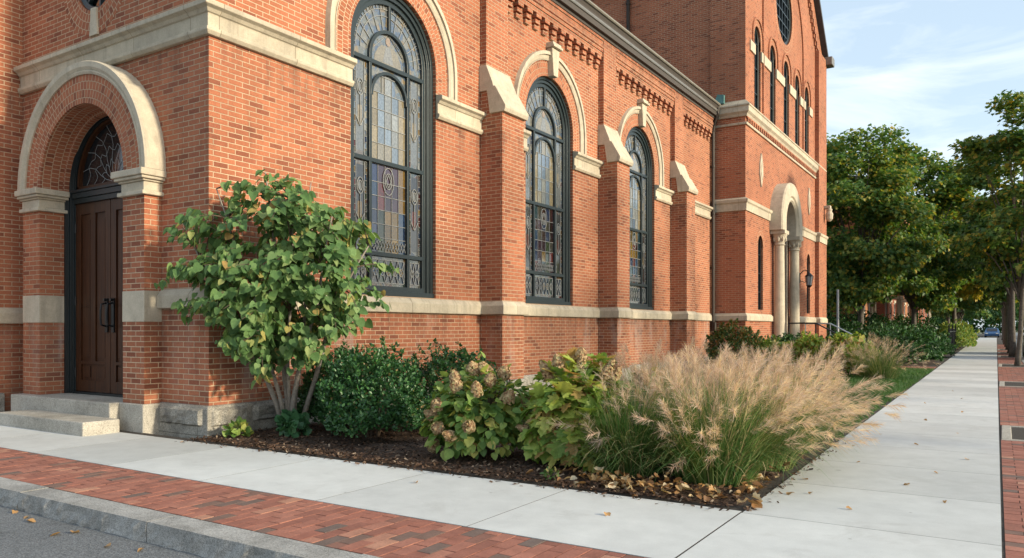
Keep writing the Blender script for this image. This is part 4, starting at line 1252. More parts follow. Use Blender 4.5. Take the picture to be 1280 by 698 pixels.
# upper pipe on the side wall
b = MB(); b.tube([(-10.42, YT-.02, 9.7), (-10.42, YT-.02, 13.4)], .06, 10)
for z in (10.6, 11.9): b.tube([(-10.42, YT-.02, z-.03), (-10.42, YT-.02, z+.03)], .075, 10)
b.build('upper_downspout', M_down, church)

# handrails
def handrail(y, label, mat):
    t = thing('handrail', label, 'handrail', (-5.4, y, .5))
    b = MB()
    x0, x1, x2 = XT+.5, -5.2, -4.2
    b.tube([(x0, y, 1.40), (x1, y, 1.40), (x2, y, .86), (x2+.16, y, .86)], .024, 8)
    b.tube([(x1, y, 1.02), (x2, y, .52)], .012, 6)
    b.build('rail', mat, t)
    for x, za, zb in ((x0+.05, .49, 1.39), (x1, .49, 1.39), (x2, -.02, .85)):
        b = MB(); b.tube([(x, y, za), (x, y, zb)], .02, 8); b.build('rail_post', mat, t)
handrail(TPC-1.1, 'black iron handrail on the near side of the transept steps', M_iron)
handrail(TPC+1.4, 'pale galvanised handrail on the far side of the transept steps', M_steel)

# =====================================================================
# PLANTS
# =====================================================================
def rnd_dir(r, n):
    v = r.randn(n, 3); return norm(v)

# --- redbud
def redbud():
    base = np.array([-7.06, 6.24, 0.0])
    t = thing('redbud_tree', 'multi-stemmed small tree with heart-shaped green leaves at the church corner', 'tree', tuple(base))
    r = np.random.RandomState(4); pr = random.Random(4)
    Rv = np.array([.843, .538, 0]); Fv = np.array([-.538, .843, 0])
    cen = np.array([-6.90, 5.90, 1.95])
    stems = []
    trunk = MB()
    tips = [(-1.0, .0, 2.2), (-.62, -.25, 2.75), (-.18, .12, 3.0), (.22, -.2, 2.65), (.62, .1, 2.5), (.35, .2, 2.9), (1.02, -.05, 2.15)]
    for k, (a, d, z) in enumerate(tips):
        end = cen*np.array([1, 1, 0])+Rv*a+Fv*d+np.array([0, 0, z])
        b0 = base+Rv*(.05*(k-3)*.5)+Fv*pr.uniform(-.05, .05)
        pts = []; rad = []
        for i in range(9):
            s = i/8
            p = b0*(1-s)+end*s
            bow = math.sin(math.pi*s)
            p = p+Rv*(-.05*a*bow+.03*math.sin(s*7+k))+Fv*.03*math.cos(s*6+k*2); p[2] = end[2]*(s**.9)
            if i == 0: p[2] = -.03
            pts.append(tuple(p)); rad.append((.034 if k in (0, 2, 4, 6) else .026)*(1-.78*s))
        trunk.tube(pts, rad, 8)
        stems.append(np.array(pts))
    P = []; T = []; Nn = []; S = []
    tw = MB()
    def inside(p): return (p[0] < XA+.06 and p[1] > YE-.06)
    nbr = 0; tries = 0
    while nbr < 275 and tries < 12000:
        tries += 1
        # target in crown: irregular ellipsoid, flat tiers
        u = r.uniform(-1, 1); w = r.uniform(-1, 1); q = r.uniform(-1, 1)
        if u*u+w*w+q*q > 1: continue
        zz = 1.85+1.2*q
        wid = 1.27*(1.05 if q < .55 else .88)
        if q < -.55: wid *= .72
        end = cen*np.array([1, 1, 0])+Rv*(u*wid)+Fv*(w*.85)
        end[2] = zz+.08*math.sin(u*7)
        if inside(end+Rv*0): continue
        st = stems[int(r.randint(len(stems)))]
        cand = np.concatenate([s[3:] for s in stems])
        dd = np.linalg.norm(cand-end-np.array([0, 0, -.25]), axis=1)
        s0 = cand[np.argsort(dd)[r.randint(0, 3)]]
        L = np.linalg.norm(end-s0)
        if L > 1.05 or L < .12: continue
        nbr += 1
        pts = []
        for i in range(6):
            s = i/5; p = s0*(1-s)+end*s; p[2] += .10*math.sin(math.pi*s)*L; pts.append(tuple(p))
        tw.tube(pts, [.008*(1-.75*i/5)+.001 for i in range(6)], 5)
        nl = int(9+L*14)
        for i in range(nl):
            s = .30+.72*(i+.5)/nl
            p = s0*(1-s)+end*s; p[2] += .10*math.sin(math.pi*min(s, 1))*L
            side = 1 if i % 2 else -1
            d = norm(((end-s0)[None, :]))[0]
            lat = np.cross(d, [0, 0, 1]); lat /= max(np.linalg.norm(lat), 1e-6)
            off = lat*side*r.uniform(.02, .07)+r.randn(3)*.025
            pp = p+off
            if inside(pp+0): continue
            out = pp-cen; out[2] *= .3; out /= max(np.linalg.norm(out), 1e-6)
            tip = np.array([0, 0, -.75])+lat*side*.35+out*.45+r.randn(3)*.25+d*.25
            nrm = out*.5-Fv*.35+np.array([.15, -.1, .60])+r.randn(3)*.48
            P.append(pp); T.append(tip); Nn.append(nrm); S.append(r.uniform(.066, .114))
    o = trunk.build('trunk', M_stem, t, smooth=True)
    tw.build('twigs', M_twig, o, smooth=True)
    P, T, Nn, S = np.array(P), np.array(T), np.array(Nn), np.array(S)
    k = r.randint(0, 4, len(P)); S = S*np.where(r.rand(len(P)) < .18, .62, 1.0)
    for q, shp in enumerate((HEART, HEART_FLAT, HEART_FOLD, HEART_CURL)):
        leaves('leaves', P[k == q], T[k == q], Nn[k == q], S[k == q], shp, M_redbud, t)
redbud()

# --- boxwoods / generic leafy mound
def mound_points(r, n, rx, ry, h, lobes=9, inner=.35):
    """points near the surface of a lumpy mound standing on z=0"""
    ph = r.rand(lobes, 2)*6.283; am = r.rand(lobes)*.10+.02; fr = r.randint(2, 7, lobes)
    d = rnd_dir(r, n); d[:, 2] = np.abs(d[:, 2])*1.15-.38
    d = norm(d)
    az = np.arctan2(d[:, 1], d[:, 0]); el = np.arcsin(np.clip(d[:, 2], -1, 1))
    k = np.ones(n)
    for i in range(lobes): k += am[i]*np.sin(fr[i]*az+ph[i, 0])*np.cos(fr[i]*.8*el*2+ph[i, 1])
    depth = 1-inner*r.rand(n)**2.2
    p = d*np.array([rx, ry, h*.62])*(k*depth)[:, None]
    p[:, 2] += h*.36
    p[:, 2] = np.maximum(p[:, 2], .02)
    return p, d

def box_shrub(name, label, loc, rx, ry, h, n, size, mat, seed, cat='shrub', group=None, shape=OVAL, rz=0, stems=6, tufts=0, upw=.9):
    t = thing(name, label, cat, loc, group)
    r = np.random.RandomState(seed)
    p, d = mound_points(r, n, rx, ry, h)
    if tufts:
        # shoots sticking out so that the outline is uneven
        tp, td_ = mound_points(r, tufts, rx, ry, h, inner=.05)
        m = n//3
        idx = r.randint(0, tufts, m); s = r.rand(m)
        dirs = norm(td_[idx]*.8+np.array([0, 0, .8]))
        ext = (r.rand(tufts)*.10+.03)[idx]*h/.9
        p[:m] = tp[idx]+dirs*(s*ext)[:, None]+r.randn(m, 3)*.012*h; d[:m] = dirs
    td = norm(d*.6+r.randn(n, 3)*.55+np.array([0, 0, upw*.45])); nm = norm(d*.7+r.randn(n, 3)*.5+np.array([0, 0, .6]))
    p = p+np.array(loc)
    sz = size*(.65+.7*r.rand(n))
    st = MB(); pr = random.Random(seed)
    for i in range(stems):
        a = pr.uniform(0, 6.283); q = pr.uniform(.3, .75)
        st.tube([(loc[0]+.05*math.cos(a), loc[1]+.05*math.sin(a), loc[2]-.03), (loc[0]+rx*q*.5*math.cos(a), loc[1]+ry*q*.5*math.sin(a), loc[2]+h*.4), (loc[0]+rx*q*math.cos(a), loc[1]+ry*q*math.sin(a), loc[2]+h*.78)], [.012, .009, .004], 6)
    st.build('stems', M_twig, t, smooth=True)
    leaves('leaves', p, td, nm, sz, shape, mat, t)
    return t
box_shrub('boxwood_shrub', 'largest dark green boxwood, in front between the small tree and the hydrangea', (-5.88, 6.35, 0), .56, .50, .95, 15000, .036, M_box, 31, group='boxwoods under the first window', tufts=260)
box_shrub('boxwood_shrub', 'dark boxwood behind the small tree stems, against the brick wall', (-6.80, 6.80, 0), .52, .42, .88, 11000, .036, M_box, 32, group='boxwoods under the first window', tufts=200)
box_shrub('boxwood_shrub', 'dark boxwood behind the first hydrangea, right of the largest boxwood', (-5.60, 7.45, 0), .66, .46, .93, 12000, .036, M_box, 33, group='boxwoods under the first window', tufts=220)
# small leafy plants at the tree's foot
box_shrub('ground_plant', 'small blue-green leafy plant right of the small tree stems', (-6.78, 6.02, 0), .16, .16, .26, 150, .085, leaf_mat('columbine_leaf', [(0, (.03, .10, .04)), (1, (.07, .18, .07))], .2), 41, 'plant', shape=BROAD, stems=4)
box_shrub('ground_plant', 'tiny sprig of green leaves left of the small tree, by the stone base', (-7.22, 5.62, 0), .12, .12, .17, 70, .065, M_hyd, 42, 'plant', shape=BROAD, stems=4)
box_shrub('ground_plant', 'tiny weed in the mulch in front of the two hydrangeas', (-3.05, 5.36, 0), .06, .06, .10, 40, .04, M_blade, 43, 'plant', shape=OVAL, stems=3)

# --- hydrangeas
def flower_head(parent, c, axis, L, w, seed, conical=True):
    r = np.random.RandomState(seed); n = 130
    ax = norm(np.array([axis]))[0]; a = np.cross(ax, [.3, .9, .1]); a /= np.linalg.norm(a); b = np.cross(ax, a)
    s = r.rand(n)**.8; th = r.rand(n)*6.283
    rad = w*(np.sqrt(np.maximum(0, 1-(s*1.0)**1.6)) if conical else np.sqrt(np.maximum(.0, 1-(2*s-1)**2)))*(.75+.3*r.rand(n))
    p = np.array(c)+ax*(s*L)[:, None]+a*(rad*np.cos(th))[:, None]+b*(rad*np.sin(th))[:, None]
    out = norm(a*np.cos(th)[:, None]+b*np.sin(th)[:, None]+ax*.5)
    # each floret = a crossed pair of small petals
    t1 = norm(np.cross(out, r.randn(n, 3)))
    P = np.concatenate([p, p, p]); T = np.concatenate([t1, -t1, np.cross(out, t1)]); Nn = np.concatenate([out]*3)+r.randn(3*n, 3)*.25
    return leaves('flower_head', P, T, Nn, .016+r.rand(3*n)*.012, BROAD, M_head, parent)

def hydrangea(name, label, loc, rx, ry, h, n, size, shape, mat, seed, heads, group):
    t = thing(name, label, 'shrub', loc, group)
    r = np.random.RandomState(seed)
    p, d = mound_points(r, n, rx, ry, h, 7, .55)
    td = norm(d*.75+r.randn(n, 3)*.35+np.array([0, 0, -.45])); nm = norm(d*.45+np.array([0, 0, .85])+r.randn(n, 3)*.28)
    p = p+np.array(loc)
    st = MB(); pr = random.Random(seed)
    for i in range(10):
        a = pr.uniform(0, 6.283); q = pr.uniform(.2, .8)
        st.tube([(loc[0]+.07*math.cos(a), loc[1]+.07*math.sin(a), -.03), (loc[0]+rx*q*.5*math.cos(a), loc[1]+ry*q*.5*math.sin(a), h*.45), (loc[0]+rx*q*math.cos(a), loc[1]+ry*q*math.sin(a), h*.85)], [.012, .009, .005], 6)
    st.build('stems', M_twig, t, smooth=True)
    leaves('leaves', p, td, nm, size*(.55+.75*r.rand(n)), shape, mat, t)
    for k, (a, e, L, w) in enumerate(heads):
        # a: azimuth, e: elevation on the mound
        dv = np.array([math.cos(a)*math.cos(e), math.sin(a)*math.cos(e), math.sin(e)])
        c = np.array(loc)+dv*np.array([rx*1.0, ry*1.0, h*.62])+np.array([0, 0, h*.36])
        flower_head(t, c-dv*.02, dv*.9+np.array([0, 0, .45]), L, w, seed*50+k, conical=(k % 3 == 0))
    return t
hr = random.Random(9)
def toward(deg): return math.atan2(-.843, .538)+R(deg)     # 0 = facing the camera
H1 = [(toward(a), R(e), hr.uniform(.09, .13), hr.uniform(.052, .070)) for a, e in ((-80, 8), (-62, 20), (-55, -2), (-35, -8), (-38, 42), (-12, 2), (-5, 40), (18, 50), (-60, 55), (40, 30), (70, 60), (62, 4), (85, 22), (-25, 70), (120, 55), (160, 60), (-75, -22), (10, 75))]
hydrangea('hydrangea_shrub', 'rounded hydrangea with many tan dried flower heads beside the boxwood', (-4.20, 6.02, 0), .47, .44, .86, 1150, .090, BROAD, M_hyd, 51, H1, 'hydrangeas in the front bed')
H2 = [(toward(a), R(e), hr.uniform(.15, .20), hr.uniform(.05, .07)) for a, e in ((-70, 48), (-48, 58), (20, 78), (68, 50), (88, 42), (120, 40), (-95, -6))]
hydrangea('hydrangea_shrub', 'yellowing oak-leaved hydrangea with lobed leaves, left of the tall grasses', (-3.22, 6.12, 0), .41, .39, .95, 820, .142, OAKL, M_oak, 52, H2, 'hydrangeas in the front bed')
H3 = [(toward(a), R(e), hr.uniform(.10, .14), hr.uniform(.06, .08)) for a, e in ((-60, 40), (-20, 35), (20, 45), (60, 30), (0, 65), (-40, 5))]
hydrangea('hydrangea_shrub', 'small hydrangea with dried flower heads half hidden behind the tall grasses', (-3.06, 7.15, 0), .40, .35, .74, 480, .10, BROAD, M_hyd, 53, H3, 'hydrangeas in the front bed')

# --- fountain grasses
def grass_arrays(r, n, h0, h1, spread, lean0, lean1, S=7, base=.12):
    az = r.rand(n)*6.283; L = h0+r.rand(n)*(h1-h0); ln = lean0+(lean1-lean0)*r.rand(n)**.8
    bx = base*np.sqrt(r.rand(n)); ln = ln*(.45+.75*bx/base)
    s = np.linspace(0, 1, S)
    ang = ln[:, None]*(.25+.95*s[None, :]**1.3)           # bending over
    dz = np.cos(ang); dr = np.sin(ang)
    seg = L[:, None]/(S-1)
    z = np.concatenate([np.zeros((n, 1)), np.cumsum(dz[:, :-1]*seg, 1)], 1); rr = np.concatenate([np.zeros((n, 1)), np.cumsum(dr[:, :-1]*seg, 1)], 1)
    az2 = az[:, None]+(r.randn(n)*.35)[:, None]*s[None]**2
    P = np.stack([(bx*np.cos(az))[:, None]+rr*np.cos(az2), (bx*np.sin(az))[:, None]+rr*np.sin(az2), z], 2)
    return P, az

def make_grass(name, label, group, seed, blades, plumes, h, loc=(0, 0, 0), hair=34, wind=(0, 0), plen=(.16, .27), cat='grass'):
    r = np.random.RandomState(seed)
    t = thing(name, label, cat, loc, group)
    L = np.array(loc)
    P, az = grass_arrays(r, blades, h*.40, h*1.0, 0, .12, 2.1, base=.30)
    side = np.stack([-np.sin(az), np.cos(az), np.zeros(blades)], 1)
    w = np.array([.0034, .0036, .0034, .003, .0024, .0016, .0004])
    v, fi, fl = ribbons(P+L, w, side)
    np_mesh('blades', v, fi, fl, M_blade, t)
    if plumes:
        P, az = grass_arrays(r, plumes, h*.60, h*1.15, 0, .05, 1.75, base=.26)
        s = np.linspace(0, 1, 7)
        P[:, :, 0] += wind[0]*s[None]**2; P[:, :, 1] += wind[1]*s[None]**2
        side = np.stack([-np.sin(az), np.cos(az), np.zeros(plumes)], 1)
        v, fi, fl = ribbons(P+L, np.array([.0016]*5+[.0012, .0008]), side)
        np_mesh('stalks', v, fi, fl, M_stalk, t)
        # feathery plume: fine hairs set along the last part of every stalk
        n = plumes*hair
        idx = np.repeat(np.arange(plumes), hair)
        pl = (plen[0]+r.rand(plumes)*(plen[1]-plen[0]))[idx]
        tip = P[idx, -1]; d = norm(P[:, -1]-P[:, -3])[idx]
        q = r.rand(n)
        start = tip-d*(pl*(1-q)*.9)[:, None]+d*(pl*.25)[:, None]
        rd = rnd_dir(r, n)
        hd = norm(d*1.0+rd*.72+np.array([wind[0]*.8, wind[1]*.8, -.06]))
        hl = (.04+.07*r.rand(n))*(.55+.6*np.sin(np.pi*np.clip(q, .08, 1)))
        H = np.stack([start, start+hd*(hl*.5)[:, None]+np.array([0, 0, .0]), start+hd*hl[:, None]+np.array([0, 0, -.006])], 1)
        sd = norm(np.cross(hd, rnd_dir(r, n)))
        v, fi, fl = ribbons(H+L, np.array([.0010, .0012, .0003]), sd)
        np_mesh('plumes', v, fi, fl, M_plume, t)
    return t
GG = 'fountain grasses at the pavement corner'
wind = (.09, .03)
fa = make_grass('fountain_grass', 'large fountain grass with pinkish plumes, nearest the pavement corner', GG, 61, 3000, 170, .93, wind=wind, hair=74)
fa.location = (-1.96, 6.08, 0)
fb = make_grass('fountain_grass', 'green fountain grass with few plumes right beside the oak-leaved hydrangea', GG, 62, 2600, 40, .88, wind=(.05, .02), hair=55)
fb.location = (-2.68, 6.08, 0)
fc = make_grass('fountain_grass', 'x', GG, 63, 1900, 190, .92, wind=wind, hair=74)
spots = [((-1.84, 6.95, 0), 1.0, .3, 'fountain grass thick with tan plumes leaning over the pavement edge, second from the corner'),
         ((-2.70, 7.1, 0), .95, 2.1, 'fountain grass with tan plumes behind the two front fountain grasses'),
         ((-1.90, 8.0, 0), 1.0, 4.0, 'fountain grass with pale plumes at the lawn end of the pavement edge'),
         ((-3.35, 8.2, 0), 1.02, 5.2, 'fountain grass with hazy plumes in the back row, nearest the church wall'),
         ((-2.65, 8.6, 0), .98, 1.1, 'fountain grass with hazy plumes farthest back, in front of the lawn')]
for i, (loc, s, rz, lab) in enumerate(spots):
    o = fc if i == 0 else copy_tree(fc)
    o.location = loc; o.scale = (s, s, s); o['label'] = lab
    # only slight turns, so that every clump still leans with the breeze
    o.rotation_euler.z = (rz-2.5)*.18
fd = make_grass('fountain_grass', 'smaller fountain grass with upright pale plumes beside the brick path', 'fountain grass beyond the lawn', 64, 900, 120, .95, wind=(.08, 0), hair=30, plen=(.14, .22))
fd.location = (-2.45, 20.3, 0)
o = copy_tree(fd); o.location = (-2.95, 21.2, 0); o.rotation_euler.z = 2; o['label'] = 'fountain grass with pale plumes in front of the transept shrubs, left of the one by the path'

# --- dead leaves banked round the grasses
r = np.random.RandomState(77); n = 250
cl = np.array([(-1.95, 5.42, .26, .10), (-2.35, 5.46, .22, .11), (-1.60, 5.95, .05, .28), (-2.75, 5.50, .20, .10), (-2.2, 5.36, .5, .05), (-2.95, 5.75, .12, .12)])
ci = r.choice(len(cl), n, p=[.27, .20, .17, .13, .15, .08])
px_ = cl[ci, 0]+r.randn(n)*cl[ci, 2]; py_ = cl[ci, 1]+r.randn(n)*cl[ci, 3]
py_ = np.maximum(py_, 5.20+r.rand(n)*.06); px_ = np.minimum(px_, -1.50+r.rand(n)*.07)
pos = np.stack([px_, py_, .025+r.rand(n)**2*.09], 1)
an = r.rand(n)*6.283
lt = np.stack([np.cos(an), np.sin(an), r.randn(n)*.35], 1); ln_ = np.stack([r.randn(n)*.45, r.randn(n)*.45, np.ones(n)], 1); ls = .028+r.rand(n)**1.5*.062
va = [leaf_arrays(pos[q::3], lt[q::3], ln_[q::3], ls[q::3], sh) for q, sh in enumerate((CURL, DEADM, BROAD))]
vo = np.cumsum([0]+[len(a[0]) for a in va])
tag(np_mesh('leaf_litter', np.concatenate([a[0] for a in va]), np.concatenate([a[1]+vo[k] for k, a in enumerate(va)]), np.concatenate([a[2] for a in va]), M_litter), 'heap of dry tan leaves around the foot of the grasses', 'dead leaves', kind='stuff')

# single fallen leaves
def fallen(label, grp, pts, z, size=.055, mat=M_litter):
    proto = None
    for i, (x, y) in enumerate(pts):
        q = random.Random(hash((round(x, 3), round(y, 3))) & 0xffff)
        sh = CURL if q.random() < .6 else BROAD
        a = q.uniform(0, 6.283)
        o = leaves('fallen_leaf', np.array([[x, y, z+.012]]), np.array([[math.cos(a), math.sin(a), q.uniform(-.1, .2)]]), np.array([[q.uniform(-.3, .3), q.uniform(-.3, .3), 1]]), np.array([size*q.uniform(.7, 1.35)]), sh, mat, loc=(x, y, z))
        tag(o, label, 'leaf', grp)
fallen('dry tan leaf lying on the asphalt along the granite kerb', 'leaves in the gutter', [(-5.72, 2.70), (-5.86, 2.78), (-5.20, 2.66), (-5.13, 2.70), (-4.62, 2.66), (-4.40, 2.74), (-3.86, 2.62), (-3.80, 2.60), (-3.72, 2.63), (-3.3, 2.72), (-6.1, 2.8), (-2.9, 2.5)], ROADZ)
fallen('small brown leaf lying on the concrete pavement', 'leaves on the pavement', [(-3.9, 4.7), (-2.2, 4.6), (-.9, 5.6), (-.35, 6.2), (-.62, 6.7), (-.5, 7.4), (-1.1, 7.6), (-.3, 8.3), (-.8, 9.1), (-1.2, 9.7), (-.45, 10.3), (-1.3, 8.6), (-.9, 11.6), (-.5, 13), (-1.1, 14.2), (-.6, 15.5), (-1.2, 6.0), (-.85, 17.2), (-1.36, 6.5), (-1.33, 5.9)], .0, .045)

# --- shrubs by the transept
box_shrub('azalea_shrub', 'reddening azalea at the foot of the downspout', (-6.3, 21.3, 0), .72, .62, 1.30, 5200, .075, M_azalea, 71, tufts=120)
box_shrub('evergreen_shrub', 'low green shrub between the azalea and the transept columns', (-5.75, 22.6, 0), .70, .6, .88, 4200, .07, M_hyd, 72, tufts=90)
box_shrub('evergreen_shrub', 'bright green yew in front of the transept columns', (-5.35, 23.9, 0), .85, .7, 1.02, 5000, .065, M_yew, 73, tufts=140)
box_shrub('evergreen_shrub', 'green yew beside the pale handrail of the transept steps', (-4.2, 25.2, 0), .75, .6, 1.0, 4200, .065, M_yew, 74, tufts=120)
box_shrub('hydrangea_shrub', 'yellow-green hydrangea in front of the dark yews, left of the path grasses', (-4.35, 22.1, 0), .8, .6, .95, 2600, .095, M_oak, 75, shape=BROAD, tufts=60)
box_shrub('hydrangea_shrub', 'golden tinted hydrangea right beside the pale path grasses', (-3.45, 21.8, 0), .62, .55, .98, 2400, .095, M_oak, 76, shape=BROAD, tufts=60)
# hedge along the gardens
for i, (x, y, rx, ry, h, lab) in enumerate(((-3.1, 30.0, 1.3, 1.4, 1.05, 'low dark yew hedge just beyond the brick path'), (-3.6, 33.5, 1.7, 1.8, 1.35, 'dark rounded yew in front of the row houses'),
                                            (-2.9, 37.5, 1.0, 1.6, 1.0, 'low spreading evergreen beside the pavement before the iron fence'), (-2.3, 51.0, .9, 2.2, 1.5, 'sunlit green hedge beyond the iron fence'), (-2.4, 57.0, .8, 2.5, 1.3, 'pale green hedge farthest along the pavement'))):
    box_shrub('hedge_shrub', lab, (x, y, 0), rx, ry, h, 5200, .10, M_yew if i < 3 else M_hyd, 81+i, tufts=120)

box_shrub('hedge_shrub', 'distant tall hedge closing the end of the avenue', (-2, 140, -.1), 13, 3, 4.5, 6000, .42, M_yew, 88, tufts=100)
for k, (x, y, rx, h) in enumerate(((-7.6, 41.0, 1.7, 1.9), (-6.6, 45.5, 1.8, 2.0), (-5.6, 51.0, 1.8, 1.9), (-5.0, 57.0, 1.9, 1.9))):
    box_shrub('garden_shrub', ('tall dark garden shrub right beyond the transept corner under the biggest maple', 'tall dark garden shrub in front of the first row house', 'tall dark garden shrub in front of the second row house', 'tall dark garden shrub in front of the farther row houses')[k], (x, y, 0), rx, 1.6, h, 5200, .11, M_yew, 131+k, group='dark garden shrubs by the houses', tufts=120)
# --- street trees
def tree(name, label, loc, trunk_h, height, rad, seed, n, leaf, mat, group=None, tr=.16, clumps=46, cz=.52, lean=(0, 0)):
    t = thing(name, label, 'tree', loc, group)
    r = np.random.RandomState(seed); pr = random.Random(seed)
    L = np.array(loc)
    tb = MB()
    ch = height-trunk_h
    cen = np.array([lean[0], lean[1], trunk_h+ch*cz])
    tb.tube([tuple(L+np.array([0, 0, -.1])), tuple(L+np.array([.02, 0, .3])), tuple(L+np.array([lean[0]*.2, lean[1]*.2, trunk_h*.6])), tuple(L+np.array([lean[0]*.4, lean[1]*.4, trunk_h+ch*.2])), tuple(L+np.array([lean[0]*.7, lean[1]*.7, trunk_h+ch*.55]))], [tr*1.35, tr, tr*.86, tr*.7, tr*.3], 10)
    C = []; CR = []
    while len(C) < clumps:
        u = r.uniform(-1, 1, 3); q = np.linalg.norm(u)
        if q > 1 or q < .30: continue
        if u[2] < -.75: continue
        p = cen+u*np.array([rad, rad, ch*.50])
        C.append(p); CR.append(rad*r.uniform(.18, .34))
    C = np.array(C); CR = np.array(CR)
    for p in C[::2]:
        s = pr.uniform(.15, .55); b0 = np.array([lean[0]*.4*s, lean[1]*.4*s, trunk_h*.92+ch*.4*s])
        m = b0*.45+p*.55+np.array([0, 0, .12*rad])
        tb.tube([tuple(L+b0), tuple(L+m), tuple(L+p)], [tr*.34, tr*.2, tr*.06], 6)
    tk = tb.build('trunk', M_bark, t, smooth=True)
    w = CR**2; idx = r.choice(clumps, n, p=w/w.sum())
    d = rnd_dir(r, n); rr = r.rand(n)**.45
    p = C[idx]+d*(rr*CR[idx])[:, None]*np.array([1.15, 1.15, .62])+r.randn(n, 3)*.05*rad*.4
    out = norm(p-cen)
    td = norm(out*.6+r.randn(n, 3)*.5+np.array([0, 0, -.35])); nm = norm(np.array([0, 0, .9])+out*.35+r.randn(n, 3)*.38)
    leaves('crown', p+L, td, nm, leaf*(.65+.7*r.rand(n)), MAPLE, mat, t)
    return t
ST = 'street trees along the kerb'
def trx(y): return wr(y)+.56
s1 = tree('street_tree', 'nearest street tree on the right, leaves reaching out of frame', (trx(30.3), 30.3, 0), 1.8, 8.9, 1.95, 91, 17000, .128, M_maple, ST, tr=.085, clumps=54, lean=(.42, 0))
s2 = tree('street_tree', 'x', (trx(40), 40, 0), 2.2, 9.0, 2.0, 92, 15000, .155, M_maple_d, ST, tr=.13)
s2['label'] = 'dark street tree second in the row at the right'
s3 = tree('street_tree', 'x', (trx(46), 46, 0), 2.4, 8.2, 2.1, 93, 9000, .20, M_maple_d, ST, tr=.12)
s3['label'] = 'dark street tree third in the row at the right'
for y, src, rz, lab in ((53, s2, 1.2, 'street tree fourth in the row, trunk nearly hidden by the third'), (61, s3, 2.5, 'street tree fifth in the row, far along the pavement'), (70, s2, 3.9, 'street tree sixth in the row, far along the pavement'), (82, s3, .7, 'distant street tree near the end of the row'), (97, s2, 5.0, 'most distant street tree of the row at the vanishing point')):
    o = copy_tree(src); o.location = (trx(y), y, 0); o.rotation_euler.z = rz; o['label'] = lab
GT = 'garden trees in front of the row houses'
tree('maple_tree', 'big leafy green maple right next to the transept corner', (-6.2, 43.0, 0), 1.2, 11.4, 3.5, 101, 34000, .165, M_maple, GT, tr=.19, clumps=80)
tree('maple_tree', 'green maple behind the biggest one, crown turning yellow on top', (-4.3, 49.0, 0), 1.3, 11.2, 3.1, 102, 24000, .18, M_maple, GT, tr=.17, clumps=60)
tree('maple_tree', 'yellowing tree over the pavement in the middle of the avenue', (-2.6, 55.0, 0), 2.2, 9.4, 2.6, 103, 9000, .22, M_maple_y, GT, tr=.14)
tree('maple_tree', 'dark tree behind the iron fence beside the pavement', (-3.3, 62.0, 0), 1.2, 10.5, 3.2, 104, 11000, .24, M_maple_d, GT, tr=.15)
tree('maple_tree', 'tree closing the avenue on the left, far away', (-3.6, 78.0, 0), 1.4, 11, 3.4, 105, 9000, .28, M_maple, GT, tr=.17)
tree('maple_tree', 'tree closing the avenue at the far end of the street', (-4.6, 108.0, 0), 1.0, 12, 4.0, 106, 9000, .34, M_maple_d, GT, tr=.2)
tree('maple_tree', 'tree far behind the street at the vanishing point', (.5, 165.0, 0), .8, 13, 7, 107, 9000, .46, M_maple, GT, tr=.2)

# unseen trees added beyond the side street: their thin crowns dapple the low sun
for k, (x, y, sd) in enumerate(((11.0, 10.2, 111), (11.4, 15.6, 112), (10.8, 21.0, 113))):
    tree('street_tree', ('unseen thin-crowned tree added across the side street to dapple the sun, nearest the crossing', 'unseen thin-crowned tree added across the side street to dapple the sun, second from the crossing', 'unseen thin-crowned tree added across the side street to dapple the sun, farthest from the crossing')[k],
         (x, y, -.1), 3.6, 9.9, 2.6, sd, 1500, .20, M_maple, 'unseen shade trees added across the side street', tr=.06, clumps=60)
tree('maple_tree', 'low crowned tree on the right of the vanishing point', (7.5, 150.0, 0), .8, 12, 5.5, 108, 8000, .44, M_maple_d, GT, tr=.2)
tree('maple_tree', 'low crowned tree on the left of the vanishing point', (-8.5, 148.0, 0), .8, 12, 5.5, 109, 8000, .44, M_maple_d, GT, tr=.2)
